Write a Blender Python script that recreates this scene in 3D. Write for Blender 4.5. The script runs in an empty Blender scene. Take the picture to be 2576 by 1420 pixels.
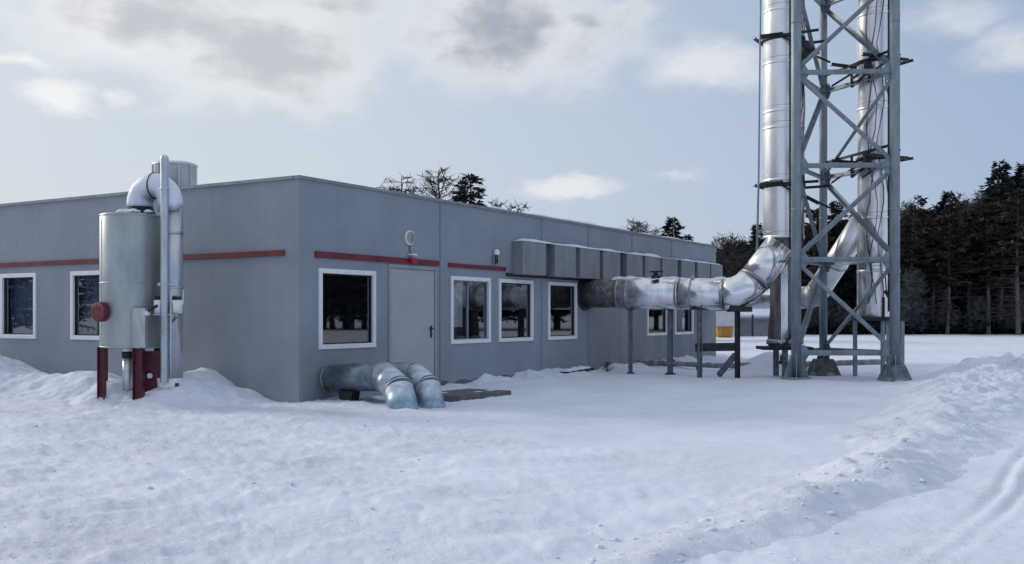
import bpy, bmesh, math, random
import numpy as np
from mathutils import Vector, Matrix
R = math.radians
SC = bpy.context.scene
COL = SC.collection

# ------------------------------------------------------------------ camera, world, sun, exposure
EYE, F, CX, HY = 1.5, 2552.0, 1288.0, 795.0        # eye height; focal length, centre and horizon in a 2576 px wide frame
cam_d = bpy.data.cameras.new('camera')
cam = bpy.data.objects.new('camera', cam_d)
COL.objects.link(cam)
cam.location = (0, 0, EYE)
cam.rotation_euler = (R(90), 0, 0)
cam_d.sensor_width = 36
cam_d.lens = F / 2576 * 36
cam_d.shift_y = (HY - 710) / 2576
cam_d.clip_start, cam_d.clip_end = 0.1, 3000
SC.camera = cam
SC.view_settings.view_transform = 'Standard'
SC.view_settings.look = 'None'
SC.view_settings.gamma = 1
SC.view_settings.exposure = 0.34
SC.cycles.max_bounces = 8
SC.cycles.transparent_max_bounces = 12
try:
    SC.cycles.use_denoising = True
except Exception:
    pass

SUN_AZ, SUN_EL = -62.0, 23.0      # degrees, from straight ahead towards the right / above the horizon

def sky_world():
    w = bpy.data.worlds.new('World')
    SC.world = w
    w.use_nodes = True
    nt = w.node_tree
    N, L = nt.nodes, nt.links
    N.clear()
    def math_(op, a, b=None, c=None, clamp=False):
        n = N.new('ShaderNodeMath'); n.operation = op; n.use_clamp = clamp
        for i, v in enumerate((a, b, c)):
            if v is None: continue
            if isinstance(v, (int, float)): n.inputs[i].default_value = v
            else: L.new(v, n.inputs[i])
        return n.outputs[0]
    def smooth(x, lo, hi, a=0.0, b=1.0):
        n = N.new('ShaderNodeMapRange'); n.interpolation_type = 'SMOOTHSTEP'
        L.new(x, n.inputs['Value'])
        n.inputs['From Min'].default_value = lo; n.inputs['From Max'].default_value = hi
        n.inputs['To Min'].default_value = a; n.inputs['To Max'].default_value = b
        return n.outputs['Result']
    def mixc(f, a, b):
        n = N.new('ShaderNodeMix'); n.data_type = 'RGBA'
        if isinstance(f, float): n.inputs[0].default_value = f
        else: L.new(f, n.inputs[0])
        for i, v in ((6, a), (7, b)):
            if isinstance(v, tuple): n.inputs[i].default_value = (*v, 1)
            else: L.new(v, n.inputs[i])
        return n.outputs[2]
    tc = N.new('ShaderNodeTexCoord')
    sep = N.new('ShaderNodeSeparateXYZ'); L.new(tc.outputs['Generated'], sep.inputs[0])
    az = math_('ARCTAN2', sep.outputs[0], sep.outputs[1])
    el = math_('ARCSINE', sep.outputs[2])
    comb = N.new('ShaderNodeCombineXYZ')
    L.new(az, comb.inputs[0]); L.new(math_('MULTIPLY', el, 1.7), comb.inputs[1])
    def noise(scale, detail=6, rough=0.55, off=0.0):
        n = N.new('ShaderNodeTexNoise'); n.noise_dimensions = '4D'
        n.inputs['Scale'].default_value = scale; n.inputs['Detail'].default_value = detail
        n.inputs['Roughness'].default_value = rough; n.inputs['W'].default_value = off
        L.new(comb.outputs[0], n.inputs['Vector'])
        return n
    wob = noise(14, 5, 0.6, 3.1)
    ws = N.new('ShaderNodeSeparateColor'); L.new(wob.outputs['Color'], ws.inputs[0])
    az2 = math_('ADD', az, math_('MULTIPLY', math_('SUBTRACT', ws.outputs[0], 0.5), 0.085))
    el2 = math_('ADD', el, math_('MULTIPLY', math_('SUBTRACT', ws.outputs[1], 0.5), 0.05))
    sky = N.new('ShaderNodeTexSky'); sky.sky_type = 'NISHITA'; sky.sun_disc = False
    sky.sun_elevation = R(SUN_EL); sky.sun_rotation = R(SUN_AZ % 360)
    sky.air_density = 1.0; sky.dust_density = 1.5; sky.ozone_density = 1.5
    # thin high overcast: strongest near the horizon and towards the sun
    caz = math_('COSINE', math_('SUBTRACT', az, R(SUN_AZ)))
    side = smooth(caz, -0.4, 1.0)
    haze = mixc(side, HAZE_R, HAZE_L)
    hf = math_('ADD', smooth(el, 0.0, 0.35, 0.9, 0.74), math_('MULTIPLY', side, 0.08), clamp=True)
    base = mixc(hf, sky.outputs[0], haze)
    # clouds, each an ellipse of directions broken up by noise
    def cl(items):
        acc = None
        for (px, py, hx, hy, wt) in items:
            a = math.atan((px - CX) / F); e = math.atan((HY - py) / F * math.cos(a))
            u = math_('MULTIPLY', math_('SUBTRACT', az2, a), F / hx)
            v = math_('MULTIPLY', math_('SUBTRACT', el2, e), F / hy)
            d = math_('SQRT', math_('ADD', math_('MULTIPLY', u, u), math_('MULTIPLY', v, v)))
            m = math_('MULTIPLY', math_('SUBTRACT', 1.0, d), wt)
            acc = m if acc is None else math_('MAXIMUM', acc, m)
        return acc
    big = cl([(340, 60, 320, 150, 1.0), (650, 115, 390, 185, 1.0), (1280, 75, 400, 170, 1.0), (820, 20, 260, 90, .8), (1560, 40, 120, 70, .6),
              (450, -200, 500, 180, 1.0), (1300, -230, 420, 130, .9)])
    small = cl([(1800, 160, 190, 62, .75), (1445, 470, 140, 30, .9), (155, 238, 95, 42, .9), (40, 152, 90, 20, .6), (2560, 130, 110, 62, .7),
                (2410, 48, 120, 44, .45), (1720, 440, 60, 14, .4), (290, 245, 60, 20, .5)])
    f1 = noise(9, 7, 0.5, 1.0).outputs[0]
    f2 = noise(24, 6, 0.52, 7.0).outputs[0]
    n1 = math_('SUBTRACT', math_('ADD', math_('MULTIPLY', f1, 0.75), math_('MULTIPLY', f2, 0.45)), 0.6)
    # loose cloud cover over the rest of the sky
    rest = smooth(caz, 0.2, -0.6, 0.0, 0.32)
    hi = smooth(el, 0.36, 0.6, 0.0, 0.5)
    gen = math_('SUBTRACT', math_('ADD', rest, hi), 0.45)
    m_big = math_('ADD', math_('MAXIMUM', big, gen), math_('MULTIPLY', n1, 1.5))
    m_all = math_('MAXIMUM', m_big, math_('ADD', small, math_('MULTIPLY', n1, 1.5)))
    dens = smooth(m_all, -0.18, 0.62)
    thick = smooth(math_('ADD', m_big, math_('MULTIPLY', n1, 1.2)), 0.12, 1.0)
    over = smooth(math_('ADD', hi, rest), 0.1, 0.5)
    grey = mixc(smooth(az, math.atan((880 - CX) / F), math.atan((1230 - CX) / F)), CLOUD_D, CLOUD_DR)
    edge = mixc(side, CLOUD_R, CLOUD_L)
    cloud = mixc(over, mixc(thick, edge, grey), CLOUD_G)
    out = mixc(math_('MULTIPLY', dens, 0.9), base, cloud)
    bg = N.new('ShaderNodeBackground'); bg.inputs[1].default_value = SKY_STRENGTH
    L.new(out, bg.inputs[0])
    wo = N.new('ShaderNodeOutputWorld'); L.new(bg.outputs[0], wo.inputs[0])
SKY_STRENGTH = 0.1
HAZE_L, HAZE_R = (5.2, 5.65, 6.1), (2.6, 3.45, 5.15)
CLOUD_L, CLOUD_R = (7.3, 7.3, 7.3), (4.9, 5.3, 6.0)
CLOUD_D, CLOUD_DR = (4.4, 4.5, 4.8), (3.0, 3.25, 3.8)
CLOUD_G = (6.3, 6.5, 6.9)
sky_world()

sun_d = bpy.data.lights.new('sun', 'SUN')
sun = bpy.data.objects.new('sun', sun_d)
COL.objects.link(sun)
sun_d.energy = 1.4
sun_d.angle = R(16)
sun_d.color = (1.0, 0.93, 0.84)
sd = Vector((math.sin(R(SUN_AZ)) * math.cos(R(SUN_EL)), math.cos(R(SUN_AZ)) * math.cos(R(SUN_EL)), math.sin(R(SUN_EL))))
sun.rotation_euler = sd.to_track_quat('Z', 'Y').to_euler()
sun.location = sd * 60

# ------------------------------------------------------------------ helpers
def at(px, py, d):
    """World point at depth d seen at (px, py) of the 2576 px frame; used to measure real sizes off the photo."""
    return Vector(((px - CX) / F * d, d, EYE + (HY - py) / F * d))

def tag(o, label, cat, group=None):
    o['label'] = label; o['category'] = cat
    if group: o['group'] = group
    return o

def empty(name, loc, label=None, cat=None, group=None):
    o = bpy.data.objects.new(name, None); COL.objects.link(o)
    o.location = loc; o.empty_display_size = 0.2
    if label: tag(o, label, cat, group)
    return o

def origin_of(o):
    v = Vector((0, 0, 0))
    while o is not None:
        v += o.location; o = o.parent
    return v

class MB:
    def __init__(s): s.v, s.f, s.sm = [], [], []
    def add(s, vs, fs, smooth=False):
        b = len(s.v); s.v += [tuple(v) for v in vs]
        s.f += [tuple(i + b for i in f) for f in fs]; s.sm += [smooth] * len(fs)
        return s
    def box(s, c, size, mx=None):
        hx, hy, hz = size[0] / 2, size[1] / 2, size[2] / 2
        vs = [Vector((x, y, z)) for x in (-hx, hx) for y in (-hy, hy) for z in (-hz, hz)]
        if mx is not None: vs = [mx @ v for v in vs]
        c = Vector(c)
        return s.add([v + c for v in vs], [(0, 1, 3, 2), (4, 6, 7, 5), (0, 4, 5, 1), (2, 3, 7, 6), (0, 2, 6, 4), (1, 5, 7, 3)])
    def beam(s, p, q, w, h=None, up=(0, 0, 1)):
        p, q = Vector(p), Vector(q); h = h or w
        d = (q - p); ln = d.length; d.normalize()
        up = Vector(up)
        if abs(d.dot(up)) > 0.97: up = Vector((0.48, 0.88, 0))
        x = d.cross(up).normalized(); y = x.cross(d).normalized()
        mx = Matrix((x, d, y)).transposed()
        return s.box((p + q) / 2, (w, ln, h), mx)
    def angle(s, p, q, w, t=0.012, up=(0, 0, 1), flip=1):
        """An L-section steel member."""
        p, q = Vector(p), Vector(q); d = (q - p).normalized(); up = Vector(up)
        if abs(d.dot(up)) > 0.97: up = Vector((0.48, 0.88, 0))
        x = d.cross(up).normalized() * flip; y = x.cross(d).normalized() * flip
        prof = [(0, 0), (w, 0), (w, t), (t, t), (t, w), (0, w)]
        prof = [(a - w * .35, b - w * .35) for a, b in prof]
        vs = [e + x * a + y * b for e in (p, q) for a, b in prof]
        fs = [(i, (i + 1) % 6, (i + 1) % 6 + 6, i + 6) for i in range(6)] + [(0, 1, 2, 3), (0, 3, 4, 5), (6, 9, 8, 7), (6, 11, 10, 9)]
        return s.add(vs, fs)
    def tube(s, pts, r, n=24, caps=True, smooth=True, ref=None):
        pts = [Vector(p) for p in pts]; m = len(pts)
        rs = r if isinstance(r, (list, tuple)) else [r] * m
        vs, prev = [], None
        for i, p in enumerate(pts):
            t0 = (pts[i] - pts[i - 1]).normalized() if i else None
            t1 = (pts[i + 1] - pts[i]).normalized() if i < m - 1 else None
            t = ((t0 or t1) + (t1 or t0)).normalized()
            k = 1.0
            if t0 is not None and t1 is not None: k = 1 / max(0.5, t.dot(t0))
            if prev is None:
                u = Vector(ref) if ref else (Vector((0, 0, 1)) if abs(t.z) < 0.9 else Vector((1, 0, 0)))
            else: u = prev
            u = (u - t * u.dot(t)).normalized(); prev = u
            w = t.cross(u)
            bend = None
            if k > 1.001: bend = (t1 - t0).normalized()
            for j in range(n):
                a = 2 * math.pi * j / n
                o = (u * math.cos(a) + w * math.sin(a)) * rs[i]
                if bend is not None: o += bend * (o.dot(bend) * (k - 1))
                vs.append(p + o)
        fs = [(i * n + j, i * n + (j + 1) % n, (i + 1) * n + (j + 1) % n, (i + 1) * n + j) for i in range(m - 1) for j in range(n)]
        s.add(vs, fs, smooth)
        if caps:
            b = len(s.v) - n * m
            s.f += [tuple(b + j for j in reversed(range(n))), tuple(b + (m - 1) * n + j for j in range(n))]; s.sm += [False, False]
        return s
    def cyl(s, p, q, r, r2=None, n=24, caps=True): return s.tube([p, q], [r, r2 if r2 is not None else r], n, caps)
    def lathe(s, c, prof, n=32, smooth=True):
        c = Vector(c); m = len(prof)
        vs = [c + Vector((r * math.cos(2 * math.pi * j / n), r * math.sin(2 * math.pi * j / n), z)) for r, z in prof for j in range(n)]
        fs = [(i * n + j, i * n + (j + 1) % n, (i + 1) * n + (j + 1) % n, (i + 1) * n + j) for i in range(m - 1) for j in range(n)]
        return s.add(vs, fs, smooth)
    def prism(s, poly, ext):
        """A flat polygon pushed along a vector."""
        poly = [Vector(p) for p in poly]; n = len(poly); e = Vector(ext)
        return s.add(poly + [p + e for p in poly], [tuple(range(n)), tuple(range(2 * n - 1, n - 1, -1))] + [(i, (i + 1) % n, (i + 1) % n + n, i + n) for i in range(n)])
    def build(s, name, mat, parent=None, loc=None, bevel=0.0):
        off = origin_of(parent) if parent else Vector(loc or (0, 0, 0))
        me = bpy.data.meshes.new(name)
        me.from_pydata([(v[0] - off.x, v[1] - off.y, v[2] - off.z) for v in s.v], [], s.f)
        me.polygons.foreach_set('use_smooth', s.sm)
        bm = bmesh.new(); bm.from_mesh(me); bmesh.ops.recalc_face_normals(bm, faces=bm.faces); bm.to_mesh(me); bm.free()
        me.materials.append(mat)
        o = bpy.data.objects.new(name, me); COL.objects.link(o)
        if parent: o.parent = parent
        else: o.location = off
        if bevel:
            b = o.modifiers.new('bevel', 'BEVEL'); b.width = bevel; b.segments = 2; b.limit_method = 'ANGLE'; b.angle_limit = R(40)
        return o

def mesh_obj(name, V, Fc, mat, parent=None, loc=(0, 0, 0), smooth=False):
    """numpy mesh: V (n,3), Fc (m,k) with k 3 or 4."""
    me = bpy.data.meshes.new(name)
    V = np.asarray(V, np.float32); Fc = np.asarray(Fc, np.int32); k = Fc.shape[1]
    me.vertices.add(len(V)); me.vertices.foreach_set('co', V.ravel())
    me.loops.add(Fc.size); me.loops.foreach_set('vertex_index', Fc.ravel())
    me.polygons.add(len(Fc)); me.polygons.foreach_set('loop_start', np.arange(0, Fc.size, k, dtype=np.int32))
    me.polygons.foreach_set('use_smooth', np.full(len(Fc), smooth, bool))
    me.update(calc_edges=True)
    if mat: me.materials.append(mat)
    o = bpy.data.objects.new(name, me); COL.objects.link(o)
    if parent: o.parent = parent
    else: o.location = loc
    return o

def vnoise(x, y, seed=0):
    x = np.asarray(x, np.float64); y = np.asarray(y, np.float64)
    xi, yi = np.floor(x).astype(np.int64), np.floor(y).astype(np.int64)
    fx, fy = x - xi, y - yi
    fx, fy = fx * fx * fx * (fx * (fx * 6 - 15) + 10), fy * fy * fy * (fy * (fy * 6 - 15) + 10)
    def h(a, b):
        n = (a * 374761393 + b * 668265263 + seed * 1442695041) & 0xffffffff
        n = ((n ^ (n >> 13)) * 1274126177) & 0xffffffff
        return ((n ^ (n >> 16)) & 0xffff) / 65535.0
    return (h(xi, yi) * (1 - fx) + h(xi + 1, yi) * fx) * (1 - fy) + (h(xi, yi + 1) * (1 - fx) + h(xi + 1, yi + 1) * fx) * fy - 0.5
def fbm(x, y, sc, octv=4, seed=0, gain=0.5):
    t, a = 0, 1.0
    for o in range(octv):
        t = t + a * vnoise(x * sc, y * sc, seed + o * 17); sc *= 2.03; a *= gain
    return t
def sstep(a, b, x):
    t = np.clip((x - a) / (b - a), 0, 1); return t * t * (3 - 2 * t)

# ------------------------------------------------------------------ materials
def pm(name, col, rough=0.6, metal=0.0, var=0.12, vs=2.0, stretch=(1, 1, 1), bump=0.0, bs=60.0, spec=0.5, col2=None, cover=None, rvar=0.0, extra=None):
    m = bpy.data.materials.new(name); m.use_nodes = True
    nt = m.node_tree; N, L = nt.nodes, nt.links
    p = N['Principled BSDF']
    p.inputs['Roughness'].default_value = rough; p.inputs['Metallic'].default_value = metal
    p.inputs['Specular IOR Level'].default_value = spec
    tc = N.new('ShaderNodeTexCoord'); mp = N.new('ShaderNodeMapping'); mp.inputs['Scale'].default_value = stretch
    L.new(tc.outputs['Object'], mp.inputs[0])
    n = N.new('ShaderNodeTexNoise'); n.inputs['Scale'].default_value = vs; n.inputs['Detail'].default_value = 7; n.inputs['Roughness'].default_value = 0.62
    L.new(mp.outputs[0], n.inputs['Vector'])
    r = N.new('ShaderNodeValToRGB')
    c2 = col2 or tuple(c * (1 - var * 2) for c in col); c1 = tuple(min(1, c * (1 + var)) for c in col)
    r.color_ramp.elements[0].position = 0.32; r.color_ramp.elements[1].position = 0.66
    r.color_ramp.elements[0].color = (*c2, 1); r.color_ramp.elements[1].color = (*c1, 1)
    L.new(n.outputs[0], r.inputs[0])
    out = r.outputs[0]
    if rvar:
        mr = N.new('ShaderNodeMapRange'); L.new(n.outputs[0], mr.inputs[0])
        mr.inputs[1].default_value = 0.3; mr.inputs[2].default_value = 0.7; mr.inputs[3].default_value = max(0, rough - rvar); mr.inputs[4].default_value = min(1, rough + rvar)
        L.new(mr.outputs[0], p.inputs['Roughness'])
    if cover:                       # snow or rime lying on faces that look up: (colour, z from, z to, noise scale)
        g = N.new('ShaderNodeNewGeometry'); sp = N.new('ShaderNodeSeparateXYZ'); L.new(g.outputs['Normal'], sp.inputs[0])
        n2 = N.new('ShaderNodeTexNoise'); n2.inputs['Scale'].default_value = cover[3]; n2.inputs['Detail'].default_value = 6
        L.new(tc.outputs['Object'], n2.inputs['Vector'])
        ad = N.new('ShaderNodeMath'); ad.operation = 'MULTIPLY_ADD'; L.new(n2.outputs[0], ad.inputs[0]); ad.inputs[1].default_value = 1.3; ad.inputs[2].default_value = -0.65
        a2 = N.new('ShaderNodeMath'); L.new(ad.outputs[0], a2.inputs[0]); L.new(sp.outputs[2], a2.inputs[1])
        mr = N.new('ShaderNodeMapRange'); mr.interpolation_type = 'SMOOTHSTEP'; L.new(a2.outputs[0], mr.inputs[0]); mr.inputs[1].default_value = cover[1]; mr.inputs[2].default_value = cover[2]
        mx = N.new('ShaderNodeMix'); mx.data_type = 'RGBA'; L.new(mr.outputs[0], mx.inputs[0]); L.new(out, mx.inputs[6]); mx.inputs[7].default_value = (*cover[0], 1)
        out = mx.outputs[2]
        if metal:
            s1 = N.new('ShaderNodeMath'); s1.operation = 'MULTIPLY_ADD'; L.new(mr.outputs[0], s1.inputs[0]); s1.inputs[1].default_value = -metal; s1.inputs[2].default_value = metal
            L.new(s1.outputs[0], p.inputs['Metallic'])
    L.new(out, p.inputs['Base Color'])
    if bump:
        n3 = N.new('ShaderNodeTexNoise'); n3.inputs['Scale'].default_value = bs; n3.inputs['Detail'].default_value = 5
        L.new(mp.outputs[0], n3.inputs['Vector'])
        b = N.new('ShaderNodeBump'); b.inputs['Strength'].default_value = bump; b.inputs['Distance'].default_value = 0.02
        L.new(n3.outputs[0], b.inputs['Height']); L.new(b.outputs[0], p.inputs['Normal'])
    if extra: extra(nt, p, tc, out)
    return m

SNOWC = (0.725, 0.765, 0.86)
def snow_extra(nt, p, tc, out, whole=False):
    N, L = nt.nodes, nt.links
    def nz(s, d=6, st=None):
        n = N.new('ShaderNodeTexNoise'); n.inputs['Scale'].default_value = s; n.inputs['Detail'].default_value = d; n.inputs['Roughness'].default_value = 0.65
        if st:
            mp = N.new('ShaderNodeMapping'); mp.inputs['Scale'].default_value = st; mp.inputs['Rotation'].default_value = (0, 0, R(-28))
            L.new(tc.outputs['Object'], mp.inputs[0]); L.new(mp.outputs[0], n.inputs['Vector'])
        else: L.new(tc.outputs['Object'], n.inputs['Vector'])
        return n.outputs[0]
    sp = N.new('ShaderNodeSeparateXYZ'); L.new(tc.outputs['Object'], sp.inputs[0])
    def mrng(v, a, b, c, d):
        m = N.new('ShaderNodeMapRange'); m.interpolation_type = 'SMOOTHSTEP'; L.new(v, m.inputs[0])
        for i_, q_ in enumerate((a, b, c, d)): m.inputs[i_ + 1].default_value = q_
        return m.outputs[0]
    def mth(op, a, b):
        m = N.new('ShaderNodeMath'); m.operation = op
        for i_, q_ in enumerate((a, b)):
            if isinstance(q_, float): m.inputs[i_].default_value = q_
            else: L.new(q_, m.inputs[i_])
        return m.outputs[0]
    # trodden rough patches against smooth packed ones
    rough = mth('MULTIPLY', mth('ADD', mrng(sp.outputs[0], -3.5, 1.0, 0.75, 0.0), mrng(nz(.55, 4), .42, .66, .12, 1.0)), 0.8)
    if whole: rough = mth('ADD', mth('MULTIPLY', rough, 0.0), 0.8)
    b1 = N.new('ShaderNodeBump'); b1.inputs['Distance'].default_value = 0.07
    L.new(mth('MULTIPLY', rough, 0.75), b1.inputs['Strength']); L.new(nz(7.0, 10), b1.inputs['Height'])
    b2 = N.new('ShaderNodeBump'); b2.inputs['Distance'].default_value = 0.03; b2.inputs['Strength'].default_value = 0.35
    L.new(nz(3.2, 9, (.7, 2.4, 1)), b2.inputs['Height']); L.new(b1.outputs[0], b2.inputs['Normal'])
    b3 = N.new('ShaderNodeBump'); b3.inputs['Distance'].default_value = 0.012
    L.new(mth('ADD', mth('MULTIPLY', rough, 0.5), 0.18), b3.inputs['Strength']); L.new(nz(38, 5), b3.inputs['Height']); L.new(b2.outputs[0], b3.inputs['Normal'])
    L.new(b3.outputs[0], p.inputs['Normal'])
    # scattered dirt and grit trodden into the snow
    v = nz(9.0, 5, (.45, 1.9, 1))
    mr = N.new('ShaderNodeMapRange'); L.new(v, mr.inputs[0]); mr.inputs[1].default_value = 0.66; mr.inputs[2].default_value = 0.715; mr.inputs[3].default_value = 0; mr.inputs[4].default_value = 0.85
    mx = N.new('ShaderNodeMix'); mx.data_type = 'RGBA'; L.new(mr.outputs[0], mx.inputs[0]); L.new(out, mx.inputs[6]); mx.inputs[7].default_value = (0.24, 0.23, 0.23, 1)
    L.new(mx.outputs[2], p.inputs['Base Color'])
M = {}
M['snow_heap'] = pm('snow_heap', SNOWC, 0.75, var=0.04, vs=0.7, spec=0.25, extra=lambda *a: snow_extra(*a, whole=True))
M['snow'] = pm('snow', SNOWC, 0.75, var=0.04, vs=0.7, spec=0.25, extra=snow_extra)
M['snow_cap'] = pm('snow_cap', SNOWC, 0.75, var=0.03, vs=4, spec=0.25, bump=0.6, bs=18)
def wall_extra(nt, p, tc, out):
    N, L = nt.nodes, nt.links
    # faint rain streaks and a board-and-batten relief running upright
    mp = N.new('ShaderNodeMapping'); mp.inputs['Scale'].default_value = (3.0, 3.0, 0.12); L.new(tc.outputs['Object'], mp.inputs[0])
    n = N.new('ShaderNodeTexNoise'); n.inputs['Scale'].default_value = 2.2; n.inputs['Detail'].default_value = 8; L.new(mp.outputs[0], n.inputs['Vector'])
    mr = N.new('ShaderNodeMapRange'); L.new(n.outputs[0], mr.inputs[0]); mr.inputs[1].default_value = 0.4; mr.inputs[2].default_value = 0.75; mr.inputs[3].default_value = 1.01; mr.inputs[4].default_value = 0.965
    mx = N.new('ShaderNodeMix'); mx.data_type = 'RGBA'; mx.blend_type = 'MULTIPLY'; mx.inputs[0].default_value = 1; L.new(out, mx.inputs[6]); L.new(mr.outputs[0], mx.inputs[7])
    L.new(mx.outputs[2], p.inputs['Base Color'])
    m2 = N.new('ShaderNodeMapping'); m2.inputs['Scale'].default_value = (14, 14, 0.35); L.new(tc.outputs['Object'], m2.inputs[0])
    n2 = N.new('ShaderNodeTexNoise'); n2.inputs['Scale'].default_value = 3; n2.inputs['Detail'].default_value = 4; L.new(m2.outputs[0], n2.inputs['Vector'])
    b = N.new('ShaderNodeBump'); b.inputs['Strength'].default_value = 0.12; b.inputs['Distance'].default_value = 0.006
    L.new(n2.outputs[0], b.inputs['Height']); L.new(b.outputs[0], p.inputs['Normal'])
M['wall'] = pm('wall_siding', (0.265, 0.295, 0.340), 0.62, var=0.06, vs=0.9, spec=0.3, extra=wall_extra)
M['wall_trim'] = pm('wall_trim', (0.20, 0.25, 0.32), 0.55, var=0.06, spec=0.3)
M['cladding'] = pm('ribbed_cladding', (0.235, 0.255, 0.285), 0.55, var=0.10, vs=1.2, stretch=(1, 1, .3), spec=0.35)
M['coping'] = pm('coping_metal', (0.27, 0.29, 0.32), 0.45, 0.3, var=0.12, vs=5, cover=(SNOWC, 1.15, 1.45, 2.2))
M['roof'] = pm('roof_snow', SNOWC, 0.8, var=0.05, vs=0.8, bump=0.5, bs=6)
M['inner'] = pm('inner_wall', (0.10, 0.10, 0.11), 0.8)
M['plinth'] = pm('concrete_plinth', (0.14, 0.145, 0.15), 0.85, var=0.25, vs=4, bump=0.5, bs=30)
M['concrete'] = pm('concrete', (0.13, 0.135, 0.15), 0.9, var=0.25, vs=7, bump=0.6, bs=40)
M['footing'] = pm('footing_concrete', (0.13, 0.135, 0.14), 0.9, var=0.3, vs=6, bump=0.6, bs=30, cover=(SNOWC, .75, 1.2, 5))
M['frame'] = pm('white_frame', (0.78, 0.79, 0.80), 0.45, var=0.04, vs=8)
M['door'] = pm('door_paint', (0.40, 0.43, 0.45), 0.42, var=0.05, vs=1.3, bump=0.05, bs=8)
M['door_frame'] = pm('door_frame_paint', (0.30, 0.325, 0.35), 0.5, var=0.06)
M['dark'] = pm('dark_steel', (0.030, 0.033, 0.040), 0.5, 0.4, var=0.3, vs=9)
M['rubber'] = pm('black_rubber', (0.015, 0.015, 0.018), 0.7, var=0.2)
M['red'] = pm('red_trim', (0.17, 0.014, 0.028), 0.5, var=0.3, vs=3, col2=(0.07, 0.014, 0.024))
M['redpaint'] = pm('red_paint', (0.10, 0.009, 0.022), 0.5, var=0.3, vs=9, col2=(0.045, 0.009, 0.022), bump=0.2, bs=60)
M['redbright'] = pm('red_plastic', (0.42, 0.012, 0.05), 0.35, var=0.1)
M['tank'] = pm('tank_sheet', (0.40, 0.44, 0.44), 0.42, 0.45, var=0.14, vs=2.2, stretch=(1, 1, .35), bump=0.06, bs=9, rvar=0.1)
M['tankpanel'] = pm('tank_panel', (0.46, 0.48, 0.48), 0.45, 0.4, var=0.16, vs=4, stretch=(1, 1, .3), rvar=0.1)
M['galv'] = pm('galvanised_sheet', (0.54, 0.58, 0.62), 0.34, 0.82, var=0.16, vs=3.5, stretch=(1, 1, .3), bump=0.06, bs=8, rvar=0.12)
M['frost'] = pm('frosted_sheet', (0.40, 0.46, 0.52), 0.5, 0.55, var=0.25, vs=4, bump=0.7, bs=12, cover=(SNOWC, -0.85, 0.25, 5))
M['frostduct'] = pm('rimed_duct_sheet', (0.46, 0.53, 0.60), 0.36, 0.75, var=0.2, vs=4, bump=0.12, bs=10, cover=(SNOWC, 0.35, 1.25, 6))
M['icy'] = pm('icy_sheet', (0.36, 0.48, 0.58), 0.38, 0.6, var=0.2, vs=5, bump=0.15, bs=12, cover=(SNOWC, 0.35, 1.2, 7))
M['shadowsheet'] = pm('shaded_sheet', (0.20, 0.24, 0.29), 0.42, 0.65, var=0.3, vs=4, bump=0.15, bs=10, cover=(SNOWC, 0.95, 1.3, 5))  # darkened base colour stands in for shadow on the straight duct
M['steel'] = pm('stainless_cladding', (0.88, 0.88, 0.88), 0.33, 0.92, var=0.06, vs=2.0, stretch=(1, 1, .25), bump=0.015, bs=4, rvar=0.06)
M['galvdull'] = pm('dull_galvanised', (0.40, 0.42, 0.46), 0.5, 0.7, var=0.2, vs=4, bump=0.1, bs=8)
M['foil'] = pm('foil_cladding', (0.88, 0.88, 0.89), 0.20, 0.97, var=0.05, vs=3, bump=0.035, bs=6, rvar=0.06)
M['steeldark'] = pm('weathered_shaded_cladding', (0.20, 0.19, 0.21), 0.5, 0.7, var=0.3, vs=4, stretch=(2, 2, .3), bump=0.3, bs=9)  # weathered sheet, its colour also darkened for the shadow below the elbow
M['steeldirty'] = pm('weathered_cladding', (0.84, 0.84, 0.86), 0.26, 0.93, var=0.12, vs=4, stretch=(1.6, 1.6, .5), bump=0.30, bs=7, rvar=0.12, cover=(SNOWC, 1.12, 1.42, 4))
M['band'] = pm('steel_band', (0.45, 0.46, 0.48), 0.38, 0.9, var=0.2, vs=9)
M['towersteel'] = pm('tower_steel', (0.26, 0.31, 0.345), 0.55, 0.35, var=0.16, vs=5, stretch=(1, 1, .3), bump=0.08, bs=25)
M['post'] = pm('post_steel', (0.17, 0.195, 0.225), 0.6, 0.3, var=0.25, vs=7)
M['ventbox'] = pm('vent_sheet', (0.27, 0.285, 0.305), 0.5, 0.25, var=0.10, vs=3, stretch=(1, 1, .4), bump=0.08, bs=10)
M['ventshade'] = pm('vent_shade', (0.085, 0.10, 0.135), 0.6, 0.2, var=0.15, vs=6)  # shade in the gaps between the boxes, put into the colour
M['blind'] = pm('white_blind', (0.62, 0.62, 0.62), 0.7, var=0.08, vs=6, stretch=(8, 8, .3))
M['yellow'] = pm('yellow_plastic', (0.45, 0.22, 0.03), 0.5, var=0.15, vs=4)
M['shedwhite'] = pm('shed_white', (0.62, 0.62, 0.62), 0.7, var=0.08, vs=2)
M['shedgrey'] = pm('shed_grey', (0.27, 0.27, 0.28), 0.7, var=0.1, vs=2)
M['bark'] = pm('bark', (0.085, 0.070, 0.060), 0.9, var=0.35, vs=3, stretch=(4, 4, .5), bump=0.6, bs=20)
M['barkpale'] = pm('bark_pale', (0.165, 0.145, 0.135), 0.9, var=0.35, vs=3, stretch=(4, 4, .5), bump=0.6, bs=20)
M['twig'] = pm('twig', (0.045, 0.038, 0.034), 0.9, var=0.3, vs=2)
M['twigfrost'] = pm('frosted_twig', (0.13, 0.13, 0.135), 0.9, var=0.4, vs=2)
M['needle'] = pm('needles', (0.034, 0.041, 0.046), 0.8, var=0.45, vs=1.2, spec=0.15)
M['needle2'] = pm('needles_brown', (0.055, 0.048, 0.042), 0.8, var=0.45, vs=1.0, spec=0.15)
M['understory'] = pm('understory', (0.022, 0.023, 0.030), 0.9, var=0.5, vs=1.5, spec=0.1)

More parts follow.
